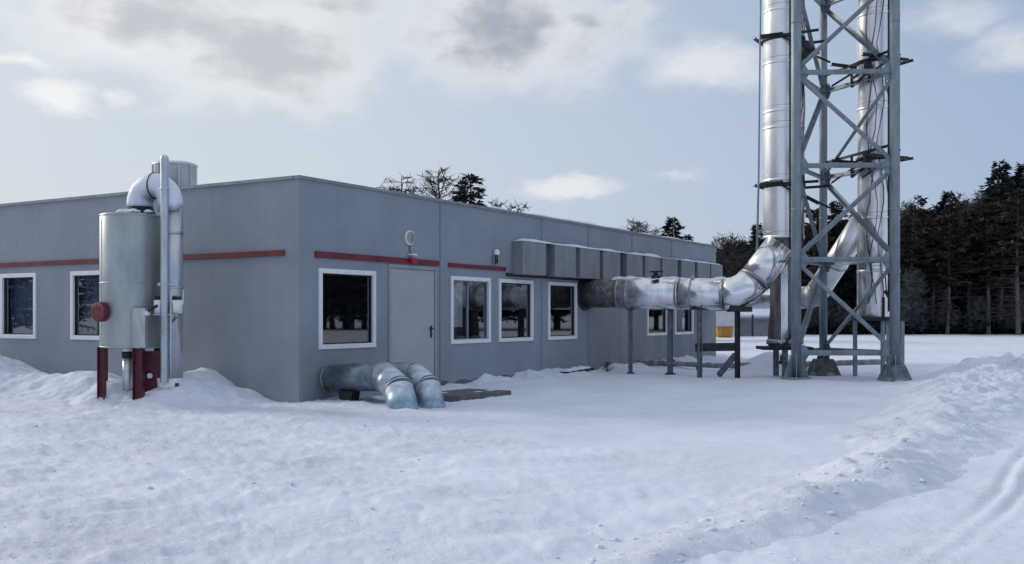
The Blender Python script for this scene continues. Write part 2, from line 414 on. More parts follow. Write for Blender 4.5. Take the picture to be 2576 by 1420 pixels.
def glass_mat():
    m = bpy.data.materials.new('window_glass'); m.use_nodes = True
    nt = m.node_tree; N, L = nt.nodes, nt.links; N.clear()
    g = N.new('ShaderNodeBsdfGlossy'); g.inputs['Roughness'].default_value = 0.015; g.inputs['Color'].default_value = (1, 1, 1, 1)
    tc = N.new('ShaderNodeTexCoord'); n = N.new('ShaderNodeTexNoise'); n.inputs['Scale'].default_value = 1.6; n.inputs['Detail'].default_value = 1
    L.new(tc.outputs['Object'], n.inputs['Vector'])
    b = N.new('ShaderNodeBump'); b.inputs['Strength'].default_value = 0.03; b.inputs['Distance'].default_value = 0.01; L.new(n.outputs[0], b.inputs['Height']); L.new(b.outputs[0], g.inputs['Normal'])
    t = N.new('ShaderNodeBsdfTransparent'); t.inputs['Color'].default_value = (0.66, 0.70, 0.76, 1)
    lw = N.new('ShaderNodeLayerWeight'); lw.inputs['Blend'].default_value = 0.5
    pw = N.new('ShaderNodeMath'); pw.operation = 'POWER'; L.new(lw.outputs['Facing'], pw.inputs[0]); pw.inputs[1].default_value = 4.0
    f = N.new('ShaderNodeMath'); f.operation = 'MULTIPLY_ADD'; L.new(pw.outputs[0], f.inputs[0]); f.inputs[1].default_value = 0.85; f.inputs[2].default_value = 0.13
    mx = N.new('ShaderNodeMixShader'); L.new(f.outputs[0], mx.inputs[0]); L.new(t.outputs[0], mx.inputs[1]); L.new(g.outputs[0], mx.inputs[2])
    o = N.new('ShaderNodeOutputMaterial'); L.new(mx.outputs[0], o.inputs[0])
    return m
M['glass'] = glass_mat()

# ------------------------------------------------------------------ building frame
C = Vector(((752 - CX) / F * 17.3, 17.3, 0))
dB = Vector((1555, 2552, 0)).normalized()          # along the long wall
dA = Vector((-dB.y, dB.x, 0))                      # along the left wall
nB = Vector((dB.y, -dB.x, 0))                      # outwards from the long wall
nA = -dB                                           # outwards from the left wall
H, LB, LA = 3.85, 20.4, 16.0
def tB(px):
    k = (px - CX) / F; return (C.x - k * C.y) / (k * dB.y - dB.x)
def sA(px):
    k = (px - CX) / F; return (C.x - k * C.y) / (k * dA.y - dA.x)
def PB(t, o, z): return C + dB * t + nB * o + Vector((0, 0, z))
def PA(s, o, z): return C + dA * s + nA * o + Vector((0, 0, z))
def local(x, y):
    """(s along the left wall, o out of the left wall) of points."""
    rx, ry = x - C.x, y - C.y
    return rx * dA.x + ry * dA.y, rx * nA.x + ry * nA.y
def localB(x, y):
    rx, ry = x - C.x, y - C.y
    return rx * dB.x + ry * dB.y, rx * nB.x + ry * nB.y

# ------------------------------------------------------------------ ground
BANK = [(-0.6, 4.6), (0.35, 5.6), (1.1, 6.5), (1.95, 7.5), (3.3, 9.4), (5.4, 13.0), (8.4, 18.2), (13.0, 25.0), (19.0, 32.0)]
BANKH = [0.03, 0.05, 0.07, 0.10, 0.13, 0.18, 0.24, 0.33, 0.36]
BANKW = [0.45, 0.5, 0.6, 0.72, 0.95, 1.35, 2.0, 2.8, 3.2]
def bank_coords(x, y):
    best = np.full(x.shape, 1e9); hh = np.zeros(x.shape); ww = np.ones(x.shape); sg = np.zeros(x.shape)
    for i in range(len(BANK) - 1):
        ax, ay = BANK[i]; bx, by = BANK[i + 1]
        dx, dy = bx - ax, by - ay; q = dx * dx + dy * dy
        t = np.clip(((x - ax) * dx + (y - ay) * dy) / q, 0, 1)
        ex, ey = x - ax - t * dx, y - ay - t * dy
        d = np.hypot(ex, ey); m = d < best
        best = np.where(m, d, best); sg = np.where(m, np.sign(ex * dy - ey * dx), sg)
        hh = np.where(m, BANKH[i] + t * (BANKH[i + 1] - BANKH[i]), hh); ww = np.where(m, BANKW[i] + t * (BANKW[i + 1] - BANKW[i]), ww)
    return best, hh, ww, sg
def ground_h(x, y):
    r = np.hypot(x, y)
    z = 0.05 * fbm(x, y, 0.16, 3, 5) + 0.035 * fbm(x, y, 0.7, 3, 9)
    near = 1 - sstep(18, 45, r)
    # trampled, wind-packed surface
    u, v = x * 0.88 + y * 0.47, -x * 0.47 + y * 0.88
    sm = .35 + .65 * np.clip(sstep(1.0, -3.5, x) + sstep(.0, .35, fbm(x, y, .3, 2, 37)), 0, 1)
    z = z + near * sm * (0.036 * fbm(u * .55, v * 1.5, 1.6, 4, 21) + 0.032 * np.abs(fbm(u, v, 3.0, 4, 33, .6)))
    left = sstep(1.5, -3.0, x)
    z = z + near * left * (0.055 * np.abs(fbm(x, y, 2.4, 6, 41, .66)) + 0.05 * fbm(x, y, .8, 2, 43))
    # wheel ruts right of the bank
    d, hh, ww, sg = bank_coords(x, y)
    sd_ = d * sg
    ly = 1 - sstep(10, 16, y)
    for off, wd in ((1.15, .045), (1.32, .04), (1.95, .05), (2.1, .04), (3.3, .06)):
        w_ = sd_ - off - 0.15 * vnoise(x * .4, y * .4, 77)
        z = z - ly * sstep(-.2, .2, vnoise(x * .9, y * .9, 79) + .05) * 0.022 * np.exp(-(w_ / wd) ** 2)
        z = z + ly * 0.005 * np.exp(-((np.abs(w_) - wd * 2) / wd) ** 2)
    # older, softened ruts across the yard, heading for the far end
    for k, c in ((1, 1.5), (2, 3.2), (3, 4.9)):
        w_ = (-x * 0.62 + (y - 8) * 0.50) - c - 0.3 * vnoise(x * .25, y * .25, 90 + k)
        z = z - 0.022 * np.exp(-(w_ / .22) ** 2) * sstep(-1, 2, x) * (1 - sstep(16, 24, r))
    # snow built up along the foot of the long wall
    t, o = localB(x, y)
    rim = np.exp(-np.clip(o, 0, 9) / 0.9) * sstep(3.2, 6.0, t) * (1 - sstep(20, 24, t)) * sstep(-1, -.2, o)
    z = z + rim * (0.15 + 0.22 * fbm(x, y, 1.3, 4, 55, .6))
    return z
def polar_ground():
    th = np.concatenate([np.arange(-180, -44, 4.0), np.arange(-44, 44, 0.17), np.arange(44, 180.01, 4.0)])
    rr = [0.6]
    while rr[-1] < 1600: rr.append(rr[-1] * (1.0105 if 3.5 < rr[-1] < 60 else 1.06))
    rr = np.array(rr)
    T, Rr = np.meshgrid(np.radians(th), rr)
    X, Y = Rr * np.sin(T), Rr * np.cos(T)
    Z = ground_h(X, Y)
    n, m = len(rr), len(th)
    V = np.stack([X, Y, Z], -1).reshape(-1, 3)
    V = np.vstack([V, [[0, 0, float(Z[0].mean())]]])
    i, j = np.meshgrid(np.arange(n - 1), np.arange(m - 1), indexing='ij')
    a = (i * m + j).ravel()
    Fq = np.stack([a, a + 1, a + m + 1, a + m], -1)
    o = mesh_obj('snow_ground', V[:-1], Fq[:, ::-1], M['snow'], smooth=True)
    o['kind'] = 'structure'; o['label'] = 'packed snow yard in front of the grey building'
    return o
polar_ground()

def snow_patch(name, label, x0, x1, y0, y1, hfun, step, cat='snow pile', group=None):
    xs, ys = np.arange(x0, x1, step), np.arange(y0, y1, step)
    X, Y = np.meshgrid(xs, ys)
    hgt = hfun(X, Y)
    Z = ground_h(X, Y) + hgt - 0.03
    keep = hgt > 0.004
    n, m = X.shape
    i, j = np.meshgrid(np.arange(n - 1), np.arange(m - 1), indexing='ij')
    k = keep[:-1, :-1] | keep[1:, :-1] | keep[:-1, 1:] | keep[1:, 1:]
    a = (i * m + j)[k]
    Fq = np.stack([a, a + 1, a + m + 1, a + m], -1)
    used = np.unique(Fq); mp = np.full(n * m, -1); mp[used] = np.arange(len(used))
    V = np.stack([X, Y, Z], -1).reshape(-1, 3)[used]
    c = V.mean(0); c[2] = 0
    o = mesh_obj(name, V - c, mp[Fq], M['snow_heap'] if 'bank' in name else M['snow'], loc=tuple(c), smooth=True)
    tag(o, label, cat, group)
    return o
def pile_left(x, y):
    s, o = local(x, y)
    d = np.hypot((s - 7.9) / 3.3, (o - 1.2) / 2.2)
    d2 = np.hypot((s - 4.6) / 2.0, (o - 0.7) / 1.5)
    h = 0.84 * (1 - sstep(0.05, 1.0, d)) + 0.40 * (1 - sstep(0, 1, d2))
    return h * (1 + 0.22 * fbm(x, y, .9, 4, 61)) + 0.05 * fbm(x, y, 2.2, 4, 63) * (h > .02)
def pile_corner(x, y):
    s, o = local(x, y)
    d = np.hypot((s - 1.75) / 1.75, (o - 0.45) / 1.35)
    d2 = np.hypot((s - 1.75) / 1.3, (o - 1.35) / 1.0)
    d3 = np.hypot((s - 2.0) / .75, (o - 0.35) / .8)
    h = 0.30 * (1 - sstep(0.0, 1.0, d)) + 0.26 * (1 - sstep(0, 1, d2)) + 0.20 * (1 - np.clip(d3, 0, 1))
    d4 = np.hypot((s - 2.75) / .75, (o - 1.75) / .75)
    d5 = np.hypot((s - 3.1) / .8, (o - 1.3) / .8)
    h = h + .30 * (1 - sstep(0, 1, d4)) + .16 * (1 - sstep(0, 1, d5))
    return 1.22 * h * (1 + 0.25 * fbm(x, y, 1.1, 4, 71)) + 0.03 * fbm(x, y, 2.6, 4, 73) * (h > .02)
def pile_tower(x, y):
    d = np.hypot((x - 7.15) / 1.7, (y - 27.6) / 1.2)
    h = 0.55 * (1 - sstep(0, 1, d)); return h * (1 + .3 * fbm(x, y, 1.2, 3, 81))
def bank_h(x, y):
    d, hh, ww, sg = bank_coords(x, y)
    d = d + ww * .45 * fbm(x, y, 0.55, 4, 101)
    h = hh * 1.15 * (1 - sstep(0.05, 1.0, d / ww))
    lump = 1.2 * fbm(x, y, .9, 5, 103, 0.6) + .55 * np.clip(np.abs(fbm(x, y, 1.8, 6, 107, 0.55)) * 2, 0, 1.2)
    return np.maximum(0, h * (0.88 + 0.6 * lump))
snow_patch('snow_pile', 'tall rounded snow pile against the left wall beneath the two windows, left of the tank', -17, -4.6, 15.2, 26, pile_left, 0.05, group='snow piles heaped against things')
snow_patch('snow_pile', 'peaked snow pile between the insulated vent pipe and the building corner', -8, -2.5, 14.6, 20, pile_corner, 0.035, group='snow piles heaped against things')
snow_patch('snow_pile', 'low snow drift behind the tower beneath the left chimney', 5.0, 9.2, 26, 29, pile_tower, 0.05, group='snow piles heaped against things')
snow_patch('snow_bank', 'long lumpy ploughed snow bank curving up the right side of the yard', -1.6, 24, 3.6, 36, bank_h, 0.04, 'snow bank')

# loose clods broken off the bank and kicked up in the yard
rc = np.random.default_rng(77); CV, CF, cn = [], [], 0
ico = bmesh.new(); bmesh.ops.create_icosphere(ico, subdivisions=2, radius=1.0)
iv = np.array([v.co[:] for v in ico.verts]); ico.verts.ensure_lookup_table(); ifc = np.array([[v.index for v in f.verts] for f in ico.faces]); ico.free()
for k in range(300):
    if k < 200:
        i_ = rc.integers(1, len(BANK) - 2); t_ = rc.random(); bx_, by_ = [BANK[i_][q_] * (1 - t_) + BANK[i_ + 1][q_] * t_ for q_ in (0, 1)]
        w_ = BANKW[i_] * 1.1; cx_, cy_ = bx_ + rc.normal(0, w_ * .5), by_ + rc.normal(0, w_ * .45); sz = .007 + .020 * rc.random() ** 3 * (1 + by_ / 20)
    else:
        cx_, cy_ = rc.uniform(-8, -.5), rc.uniform(6.5, 15); sz = .008 + .018 * rc.random() ** 2
    ax_, ay_ = np.array([cx_]), np.array([cy_]); zz = float((ground_h(ax_, ay_) + np.maximum(0, bank_h(ax_, ay_) - .03))[0])
    off = rc.uniform(-50, 50); v_ = iv * (1 + .8 * fbm(iv[:, 0] + off, iv[:, 1] + iv[:, 2] * 1.7, 1.3, 3, 91))[:, None]
    v_ = v_ * [sz * rc.uniform(.9, 1.7), sz * rc.uniform(.9, 1.5), sz * rc.uniform(.5, .9)]; a_ = rc.uniform(0, 6.28); ca_, sa_ = math.cos(a_), math.sin(a_)
    v_ = np.stack([v_[:, 0] * ca_ - v_[:, 1] * sa_ + cx_, v_[:, 0] * sa_ + v_[:, 1] * ca_ + cy_, v_[:, 2] + zz + sz * .0], 1)
    CV.append(v_); CF.append(ifc + cn); cn += len(iv)
o = mesh_obj('snow_clods', np.vstack(CV), np.vstack(CF), M['snow'], smooth=True); o['kind'] = 'stuff'; tag(o, 'loose broken snow clods scattered over the ploughed bank and the trodden yard', 'snow clods')

# ------------------------------------------------------------------ the grey building
B = empty('building', PB(LB / 2, 0, 0), 'long grey single storey flat roofed building with white window frames and red stripes', 'building')
Z0 = -0.12                         # top of the plinth
WIN_B = [(801, 944), (1133, 1233), (1254, 1340), (1378, 1450), (1627, 1678), (1697, 1743)]
WIN_A = [(2, 92), (179, 276)]
winB = [(tB(a), tB(b), 0.91, 2.335) for a, b in WIN_B]
winA = [(sA(b), sA(a), 1.02, 2.395) for a, b in WIN_A] + [(10.6, 11.9, 1.02, 2.395)]
DOOR = (tB(976), tB(1097), 0.25, 2.49)
def wall_mesh(P, length, holes, mb, th=0.18, rev=0.09):
    us = sorted({0, length} | {h[0] for h in holes} | {h[1] for h in holes}); zs = sorted({Z0, H} | {h[2] for h in holes} | {h[3] for h in holes})
    def inside(u, z): return any(h[0] < u < h[1] and h[2] < z < h[3] for h in holes)
    for a, b in zip(us, us[1:]):
        for c, d in zip(zs, zs[1:]):
            if inside((a + b) / 2, (c + d) / 2): continue
            mb.add([P(a, 0, c), P(b, 0, c), P(b, 0, d), P(a, 0, d)], [(0, 1, 2, 3)])
    for u0, u1, z0, z1 in holes:
        for (a, c, b, d) in ((u0, z0, u0, z1), (u0, z1, u1, z1), (u1, z1, u1, z0), (u1, z0, u0, z0)):
            mb.add([P(a, 0, c), P(b, 0, d), P(b, -th, d), P(a, -th, c)], [(0, 1, 2, 3)])
mb = MB()
wall_mesh(PB, LB, winB + [DOOR], mb)
wall_mesh(PA, LA, winA, mb)
E, G = PB(LB, 0, 0), PA(LA, 0, 0); K = E + dA * LA
up = lambda p, z: Vector((p.x, p.y, z))
for p, q in ((E, K), (K, G)): mb.add([up(p, Z0), up(q, Z0), up(q, H), up(p, H)], [(0, 1, 2, 3)])
wall_o = mb.build('wall', M['wall'], B)
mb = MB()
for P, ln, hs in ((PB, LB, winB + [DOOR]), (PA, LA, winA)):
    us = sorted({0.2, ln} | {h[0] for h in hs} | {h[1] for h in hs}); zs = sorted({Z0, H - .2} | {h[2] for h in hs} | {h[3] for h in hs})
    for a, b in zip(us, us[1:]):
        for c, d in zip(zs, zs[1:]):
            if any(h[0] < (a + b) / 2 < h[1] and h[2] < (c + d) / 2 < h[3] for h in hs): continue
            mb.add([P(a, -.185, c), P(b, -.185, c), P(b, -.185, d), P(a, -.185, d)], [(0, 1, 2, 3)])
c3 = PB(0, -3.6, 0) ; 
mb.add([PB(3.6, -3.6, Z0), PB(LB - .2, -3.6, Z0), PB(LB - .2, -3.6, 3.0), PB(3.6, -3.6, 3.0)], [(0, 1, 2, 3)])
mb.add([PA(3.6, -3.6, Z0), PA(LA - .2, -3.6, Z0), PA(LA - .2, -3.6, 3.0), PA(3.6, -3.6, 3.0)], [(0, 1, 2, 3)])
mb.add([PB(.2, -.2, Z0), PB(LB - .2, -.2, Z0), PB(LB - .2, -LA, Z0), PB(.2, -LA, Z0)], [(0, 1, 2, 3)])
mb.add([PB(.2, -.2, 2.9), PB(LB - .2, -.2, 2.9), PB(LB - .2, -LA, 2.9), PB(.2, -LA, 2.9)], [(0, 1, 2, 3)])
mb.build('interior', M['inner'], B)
rp = random.Random(2)
for a, b in ((tB(1109), tB(1360)), (tB(1364), tB(1478))):     # stained concrete footing strip along the long wall
    mb = MB(); n = 26; us = [a + (b - a) * i / n for i in range(n + 1)]; zs = [.12 + rp.uniform(-.03, .05) for _ in us]
    for u, v, zu, zv in zip(us, us[1:], zs, zs[1:]): mb.add([PB(u, .004, -.2), PB(v, .004, -.2), PB(v, .004, zv), PB(u, .004, zu)], [(0, 1, 2, 3)])
    mb.build('plinth', M['plinth'], B)
mb = MB()
mb.prism([PB(.25, -.25, H - .35), PB(LB - .25, -.25, H - .35), PB(LB - .25, -LA + .25, H - .35), PB(.25, -LA + .25, H - .35)], (0, 0, .2))
roof_o = mb.build('roof', M['roof'], B)
mb = MB()
for p, q, n in ((PB(-.02, -.1, H + .02), PB(LB + .02, -.1, H + .02), nB), (PA(-.02 + .14, -.1, H + .02), PA(LA, -.1, H + .02), nA)):
    mb.beam(p, q, 0.26, 0.055)
for p, q in ((PB(LB, -.1, H), PB(LB, -.1, H) + dA * LA), (PA(LA, -.1, H), PA(LA, -.1, H) + dB * LB)):
    mb.beam(p + Vector((0, 0, .02)), q + Vector((0, 0, .02)), .26, .05)
mb.build('coping', M['coping'], B)
# corner flashing and upright joint strips between the wall panels
def strip(P, u, w=0.05, z0=Z0, z1=H - .03):
    m = MB(); m.prism([P(u - w / 2, .001, z0), P(u + w / 2, .001, z0), P(u + w / 2, .012, z0), P(u - w / 2, .012, z0)], (0, 0, z1 - z0)); return m
for px in (1107, 1362, 1480, 1590, 1690): strip(PB, tB(px), .03 if px < 1400 else .05).build('joint_strip', M['wall_trim'], B)
# red trim boards
def redboard(P, u0, u1, z0, z1):
    m = MB(); m.prism([P(u0, .0015, z0), P(u1, .0015, z0), P(u1, .035, z0), P(u0, .035, z0)], (0, 0, z1 - z0))
    return m.build('red_stripe', M['red'], B, bevel=.004)
# ribbed sheet cladding on the far part of the long wall
def cladding(a, b, z0, z1):
    m = MB(); k = max(1, int(round((b - a) / .42))); w = (b - a) / k; prof = []
    for i in range(k): prof += [(a + i * w, .004), (a + i * w + w * .62, .004), (a + i * w + w * .70, .011), (a + i * w + w * .92, .011)]
    prof.append((b, .004))
    for (u, o), (u2, o2) in zip(prof, prof[1:]): m.add([PB(u, o, z0), PB(u2, o2, z0), PB(u2, o2, z1), PB(u, o, z1)], [(0, 1, 2, 3)])
    m.build('cladding', M['cladding'], B)
ca = tB(1482) + .03
for a, b, z0, z1 in ((ca, winB[4][0], -.1, 2.38), (winB[4][0], winB[4][1], -.1, winB[4][2]), (winB[4][1], winB[5][0], -.1, 2.38), (winB[5][0], winB[5][1], -.1, winB[5][2]), (winB[5][1], LB - .01, -.1, 2.38)):
    cladding(a, b, z0, z1)
redboard(PA, sA(717), 15, 2.535, 2.635)
redboard(PB, tB(791), tB(1102), 2.515, 2.625)
redboard(PB, tB(1127), tB(1270), 2.515, 2.60)
m = MB(); m.prism([PB(tB(1272), .0015, 2.40), PB(LB, .0015, 2.40), PB(LB, .03, 2.40), PB(tB(1272), .03, 2.40)], (0, 0, .07)); m.build('ledge_strip', M['dark'], B)

def window(P, u0, u1, z0, z1, mull=None, pw=.085):
    fr = MB()
    o1, o0 = .028, -.07
    def bar(a, b, c, d): fr.prism([P(a, o0, c), P(b, o0, c), P(b, o1, c), P(a, o1, c)], (0, 0, d - c))
    bar(u0, u0 + pw, z0 + pw, z1 - pw); bar(u1 - pw, u1, z0 + pw, z1 - pw); bar(u0, u1, z1 - pw, z1); bar(u0 - .0, u1 + .0, z0, z0 + pw)
    w = fr.build('window', M['frame'], B, bevel=.006)
    sash = MB(); q = pw; s = .022
    def sb(a, b, c, d): sash.prism([P(a, -.065, c), P(b, -.065, c), P(b, -.02, c), P(a, -.02, c)], (0, 0, d - c))
    sb(u0 + q, u0 + q + s, z0 + q + s, z1 - q - s); sb(u1 - q - s, u1 - q, z0 + q + s, z1 - q - s); sb(u0 + q, u1 - q, z0 + q, z0 + q + s); sb(u0 + q, u1 - q, z1 - q - s, z1 - q)
    if mull:
        c = u0 + (u1 - u0) * mull; sb(c - .02, c + .02, z0 + q + s, z1 - q - s)
    sash.build('sash', M['dark'] if not mull else M['wall_trim'], w)
    pn = MB(); pn.add([P(u0 + q, -.046, z0 + q), P(u1 - q, -.046, z0 + q), P(u1 - q, -.046, z1 - q), P(u0 + q, -.046, z1 - q)], [(0, 1, 2, 3)])
    pn.build('pane', M['glass'], w)
    return w
ws = [window(PB, *h, mull=(.45 if i == 1 else None)) for i, h in enumerate(winB)]
wa = [window(PA, *h) for h in winA]
def blind(P, a, b, z0, z1, parent, n=9):
    m = MB(); k = (b - a) / n
    pts = [(a + k * i, -.20 - (.02 if i % 2 else 0)) for i in range(n + 1)]
    for (u, o), (u2, o2) in zip(pts, pts[1:]): m.add([P(u, o, z0), P(u2, o2, z0), P(u2, o2, z1), P(u, o, z1)], [(0, 1, 2, 3)])
    m.build('blind', M['blind'], parent)
h = winB[1]; blind(PB, h[0] + .1, h[0] + (h[1] - h[0]) * .5, h[2] + .35, h[3] - .1, ws[1])
h = winB[5]; blind(PB, h[0] + .3, h[1] - .1, h[2] + .1, h[3] - .1, ws[5])
M['curtain'] = pm('blue_curtain', (0.16, 0.20, 0.26), 0.8, var=0.25, vs=5, stretch=(6, 6, .3))
def curtain(P, a, b, z0, z1, parent, n=22):
    m = MB(); k = (b - a) / n
    for i in range(n): m.add([P(a + k * i, -.23 - (.03 if i % 2 else 0), z0), P(a + k * (i + 1), -.23 - (0 if i % 2 else .03), z0), P(a + k * (i + 1), -.23 - (0 if i % 2 else .03), z1), P(a + k * i, -.23 - (.03 if i % 2 else 0), z1)], [(0, 1, 2, 3)])
    m.build('curtain', M['curtain'], parent)
for h, w_ in zip(winA[:2], wa): curtain(PA, h[0] - .35, h[1] + .2, h[2] + .05, h[3] + .05, w_)
h = winA[1]; blind(PA, h[0] + .1, h[0] + (h[1] - h[0]) * .42, h[2] + .1, h[3] - .1, wa[1], 7)
# door
u0, u1, z0, z1 = DOOR
m = MB()
for a, b, c, d in ((u0, u0 + .07, z0, z1 - .07), (u1 - .07, u1, z0, z1 - .07), (u0, u1, z1 - .07, z1)):
    m.prism([PB(a, -.12, c), PB(b, -.12, c), PB(b, .03, c), PB(a, .03, c)], (0, 0, d - c))
m.build('door_frame', M['door_frame'], B, bevel=.006)
m = MB(); m.prism([PB(u0 + .075, -.05, z0), PB(u1 - .075, -.05, z0), PB(u1 - .075, .005, z0), PB(u0 + .075, .005, z0)], (0, 0, z1 - z0 - .075))
door = m.build('door', M['door'], B, bevel=.004)
uh = u1 - .075 - .11
m = MB(); m.prism([PB(uh - .03, .006, 1.06), PB(uh + .03, .006, 1.06), PB(uh + .03, .016, 1.06), PB(uh - .03, .016, 1.06)], (0, 0, .24))
m.cyl(PB(uh, .015, 1.24), PB(uh, .075, 1.24), .014, n=12); m.cyl(PB(uh + .01, .07, 1.24), PB(uh - .14, .07, 1.235), .013, n=12)
m.build('handle', M['dark'], door)
for z in (.55, 1.35, 2.15):
    m = MB(); m.cyl(PB(u0 + .08, .016, z), PB(u0 + .08, .016, z + .12), .012, n=10); m.build('hinge', M['galv'], door)

# ------------------------------------------------------------------ fittings on the long wall
q = empty('wall_vent', PB(tB(1028), 0, 2.90), 'round pale louvred vent cover high on the wall above the door', 'vent')
z = EYE + (HY - 599) / F * (C.y + dB.y * tB(1028))
def ring_pts(P, u, o, z, r, n=32): return [P(u + r * math.cos(2 * math.pi * i / n), o, z + r * math.sin(2 * math.pi * i / n)) for i in range(n)]
u = tB(1028)
m = MB(); m.cyl(PB(u, 0.001, z), PB(u, .045, z), .145, n=32); m.build('cover_plate', M['frame'], q, bevel=.006)
m = MB()
for i in range(-4, 5):
    hw = math.sqrt(max(0, .12 ** 2 - (i * .026) ** 2)); m.beam(PB(u + i * .026, .052, z - hw), PB(u + i * .026, .052, z + hw), .012, .014)
m.build('louvre', M['tankpanel'], q)
q = empty('exit_lamp', PB(tB(1031), 0, 2.6), 'small red and white emergency lamp box on the red stripe above the door', 'lamp')
u = tB(1031)
m = MB(); m.box(PB(u, .085, 2.585), (.15, .09, .10), Matrix((dB, nB, Vector((0, 0, 1)))).transposed()); m.build('lamp_body', M['redbright'], q, bevel=.01)
m = MB(); m.box(PB(u, .07, 2.70), (.19, .11, .03), Matrix((dB, nB, Vector((0, 0, 1)))).transposed()); m.build('hood', M['frame'], q, bevel=.008)
m = MB(); m.tube([PB(u - .02, .05, 2.72), PB(u - .03, .02, 2.78), PB(u - .02, .012, z - .10)], .008, 8); m.build('cable', M['dark'], q)
q = empty('wall_lamp', PB(tB(1242), 0, 2.6), 'small glass wall lamp on two prongs above the second red stripe', 'lamp')
u = tB(1242); zl = EYE + (HY - 640) / F * (C.y + dB.y * u)
m = MB(); m.box(PB(u, .03, zl - .16), (.16, .056, .10), Matrix((dB, nB, Vector((0, 0, 1)))).transposed()); m.build('bracket', M['wall_trim'], q, bevel=.006)
m = MB()
for k in (-.035, .035): m.cyl(PB(u + k, .075, zl - .21), PB(u + k, .075, zl + .02), .014, n=10)
m.build('prong', M['dark'], q)
m = MB(); m.lathe(PB(u, .075, zl), [(0, .11), (.04, .10), (.065, .06), (.07, 0), (.06, -.02), (0, -.02)], 20); m.build('globe', M['frame'], q)

# row of sheet-metal vent boxes
q = empty('vent_duct', PB(tB(1500), 0, 2.4), 'long row of grey sheet metal vent boxes with snow on top along the wall', 'vent duct')
bx = [(268, 443), (512, 670), (703, 850), (877, 1005), (1055, 1175), (1195, 1310), (1325, 1440), (1470, 1570), (1590, 1685), (1695, 1780)]
def tBo(px, o):
    k = (px - CX) / F; ox, oy = C.x + nB.x * o, C.y + nB.y * o
    return (ox - k * oy) / (k * dB.y - dB.x)
VO = .30
fronts = [(tBo(1226.6 + a * .3322, VO), tBo(1226.6 + b * .3322, VO)) for a, b in bx]
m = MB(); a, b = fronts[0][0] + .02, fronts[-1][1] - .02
m.prism([PB(a, .002, 2.50), PB(b, .002, 2.50), PB(b, VO - .13, 2.50), PB(a, VO - .13, 2.50)], (0, 0, .70)); m.build('core_duct', M['ventshade'], q)
for k, (a, b) in enumerate(fronts):
    m = MB(); m.prism([PB(a, .003, 2.45), PB(b, .003, 2.45), PB(b, VO, 2.45), PB(a, VO, 2.45)], (0, 0, .765))
    bo = m.build('vent_box', M['ventbox'], q, bevel=.008)
rnd = random.Random(4)
def snow_strip(name, P, a, b, o0, o1, z, hmax, parent, seed, step=.12):
    n = max(3, int((b - a) / step)); k = 7
    us = np.linspace(a, b, n); os_ = np.linspace(o0, o1, k)
    V = []; 
    for i, u in enumerate(us):
        for j, o in enumerate(os_):
            e = math.sin(math.pi * j / (k - 1)) ** .5; ee = min(1, min(i, n - 1 - i) / 2)
            hgt = hmax * e * ee * max(.0, .55 + 1.1 * float(fbm(np.array(u * 1.0), np.array(o * 3.0), 1.1, 3, seed)))
            V.append(P(u, o + .02 * float(vnoise(np.array(u * 5), np.array(o), seed)), z + hgt))
    Fq = [(i * k + j, i * k + j + 1, (i + 1) * k + j + 1, (i + 1) * k + j) for i in range(n - 1) for j in range(k - 1)]
    m = MB(); m.add(V, Fq, True); return m.build(name, M['snow_cap'], parent)
snow_strip('snow_cap', PB, fronts[0][0], fronts[-1][1], .0, VO + .01, 3.213, .085, q, 7)
snow_strip('snow_cap', PB, 6.0, LB, -.22, .02, H + .045, .07, B, 12)

# ------------------------------------------------------------------ concrete step by the door
q = at(1210, 1012, 17.9); q.z = 0
mb = MB(); a = at(1137, 1016, 17.6); b = at(1287, 1000, 18.9)
pa, pb = Vector((a.x, a.y, -.05)), Vector((b.x, b.y, -.05)); bk = -nB * .95
mb.prism([pa, pb, pb + bk, pa + bk], (0, 0, .16))
st = mb.build('door_step', M['concrete'], None, (q.x, q.y, 0), bevel=.012)
tag(st, 'low concrete step slab with snow lying on it in front of the door', 'step')
snow = MB()
def PS(u, o, z): return pa + (pb - pa) * u + bk * o + Vector((0, 0, .11 + z))
V = []
for i in range(25):
    for j in range(11):
        u, o = .02 + .96 * i / 24, .10 + .88 * j / 10
        e = max(0, min(i, 24 - i, j, 10 - j)); V.append(PS(u, o, .002 + min(1, e / 2) * (.035 + .04 * float(fbm(np.array(u * 3), np.array(o * 2), 1.5, 3, 3)))))
snow.add(V, [(i * 11 + j, i * 11 + j + 1, (i + 1) * 11 + j + 1, (i + 1) * 11 + j) for i in range(24) for j in range(10)], True)
so = snow.build('snow_cap', M['snow_cap'], st)

# ------------------------------------------------------------------ two bent sheet ducts in front of the corner
def bent_duct(pts, r, label, stub=True):
    t = empty('bent_duct', (pts[-1].x, pts[-1].y, 0), label, 'duct', 'bent sheet metal ducts by the corner')
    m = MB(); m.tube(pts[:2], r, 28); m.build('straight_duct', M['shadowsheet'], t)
    for i, (p, q_) in enumerate(zip(pts[1:], pts[2:])):
        m = MB(); m.tube([p - (q_ - p).normalized() * .0, q_], [r * 1.015, r * 1.02], 28); m.build('elbow_segment', M['frostduct'] if i == 0 else M['icy'], t)
    for p, d in zip(pts[1:], [(pts[2] - pts[0]), (pts[3] - pts[1])]):
        d = d.normalized(); m = MB(); m.cyl(p - d * .012, p + d * .012, r * 1.045, n=28); m.build('seam_ring', M['frostduct'], t)
    return t
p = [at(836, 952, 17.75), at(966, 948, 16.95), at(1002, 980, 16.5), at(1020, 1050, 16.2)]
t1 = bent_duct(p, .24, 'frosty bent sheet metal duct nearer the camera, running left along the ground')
m = MB(); m.cyl(p[0], p[0] + (p[0] - p[1]).normalized() * .03, .258, n=28); m.build('end_flange', M['band'], t1)
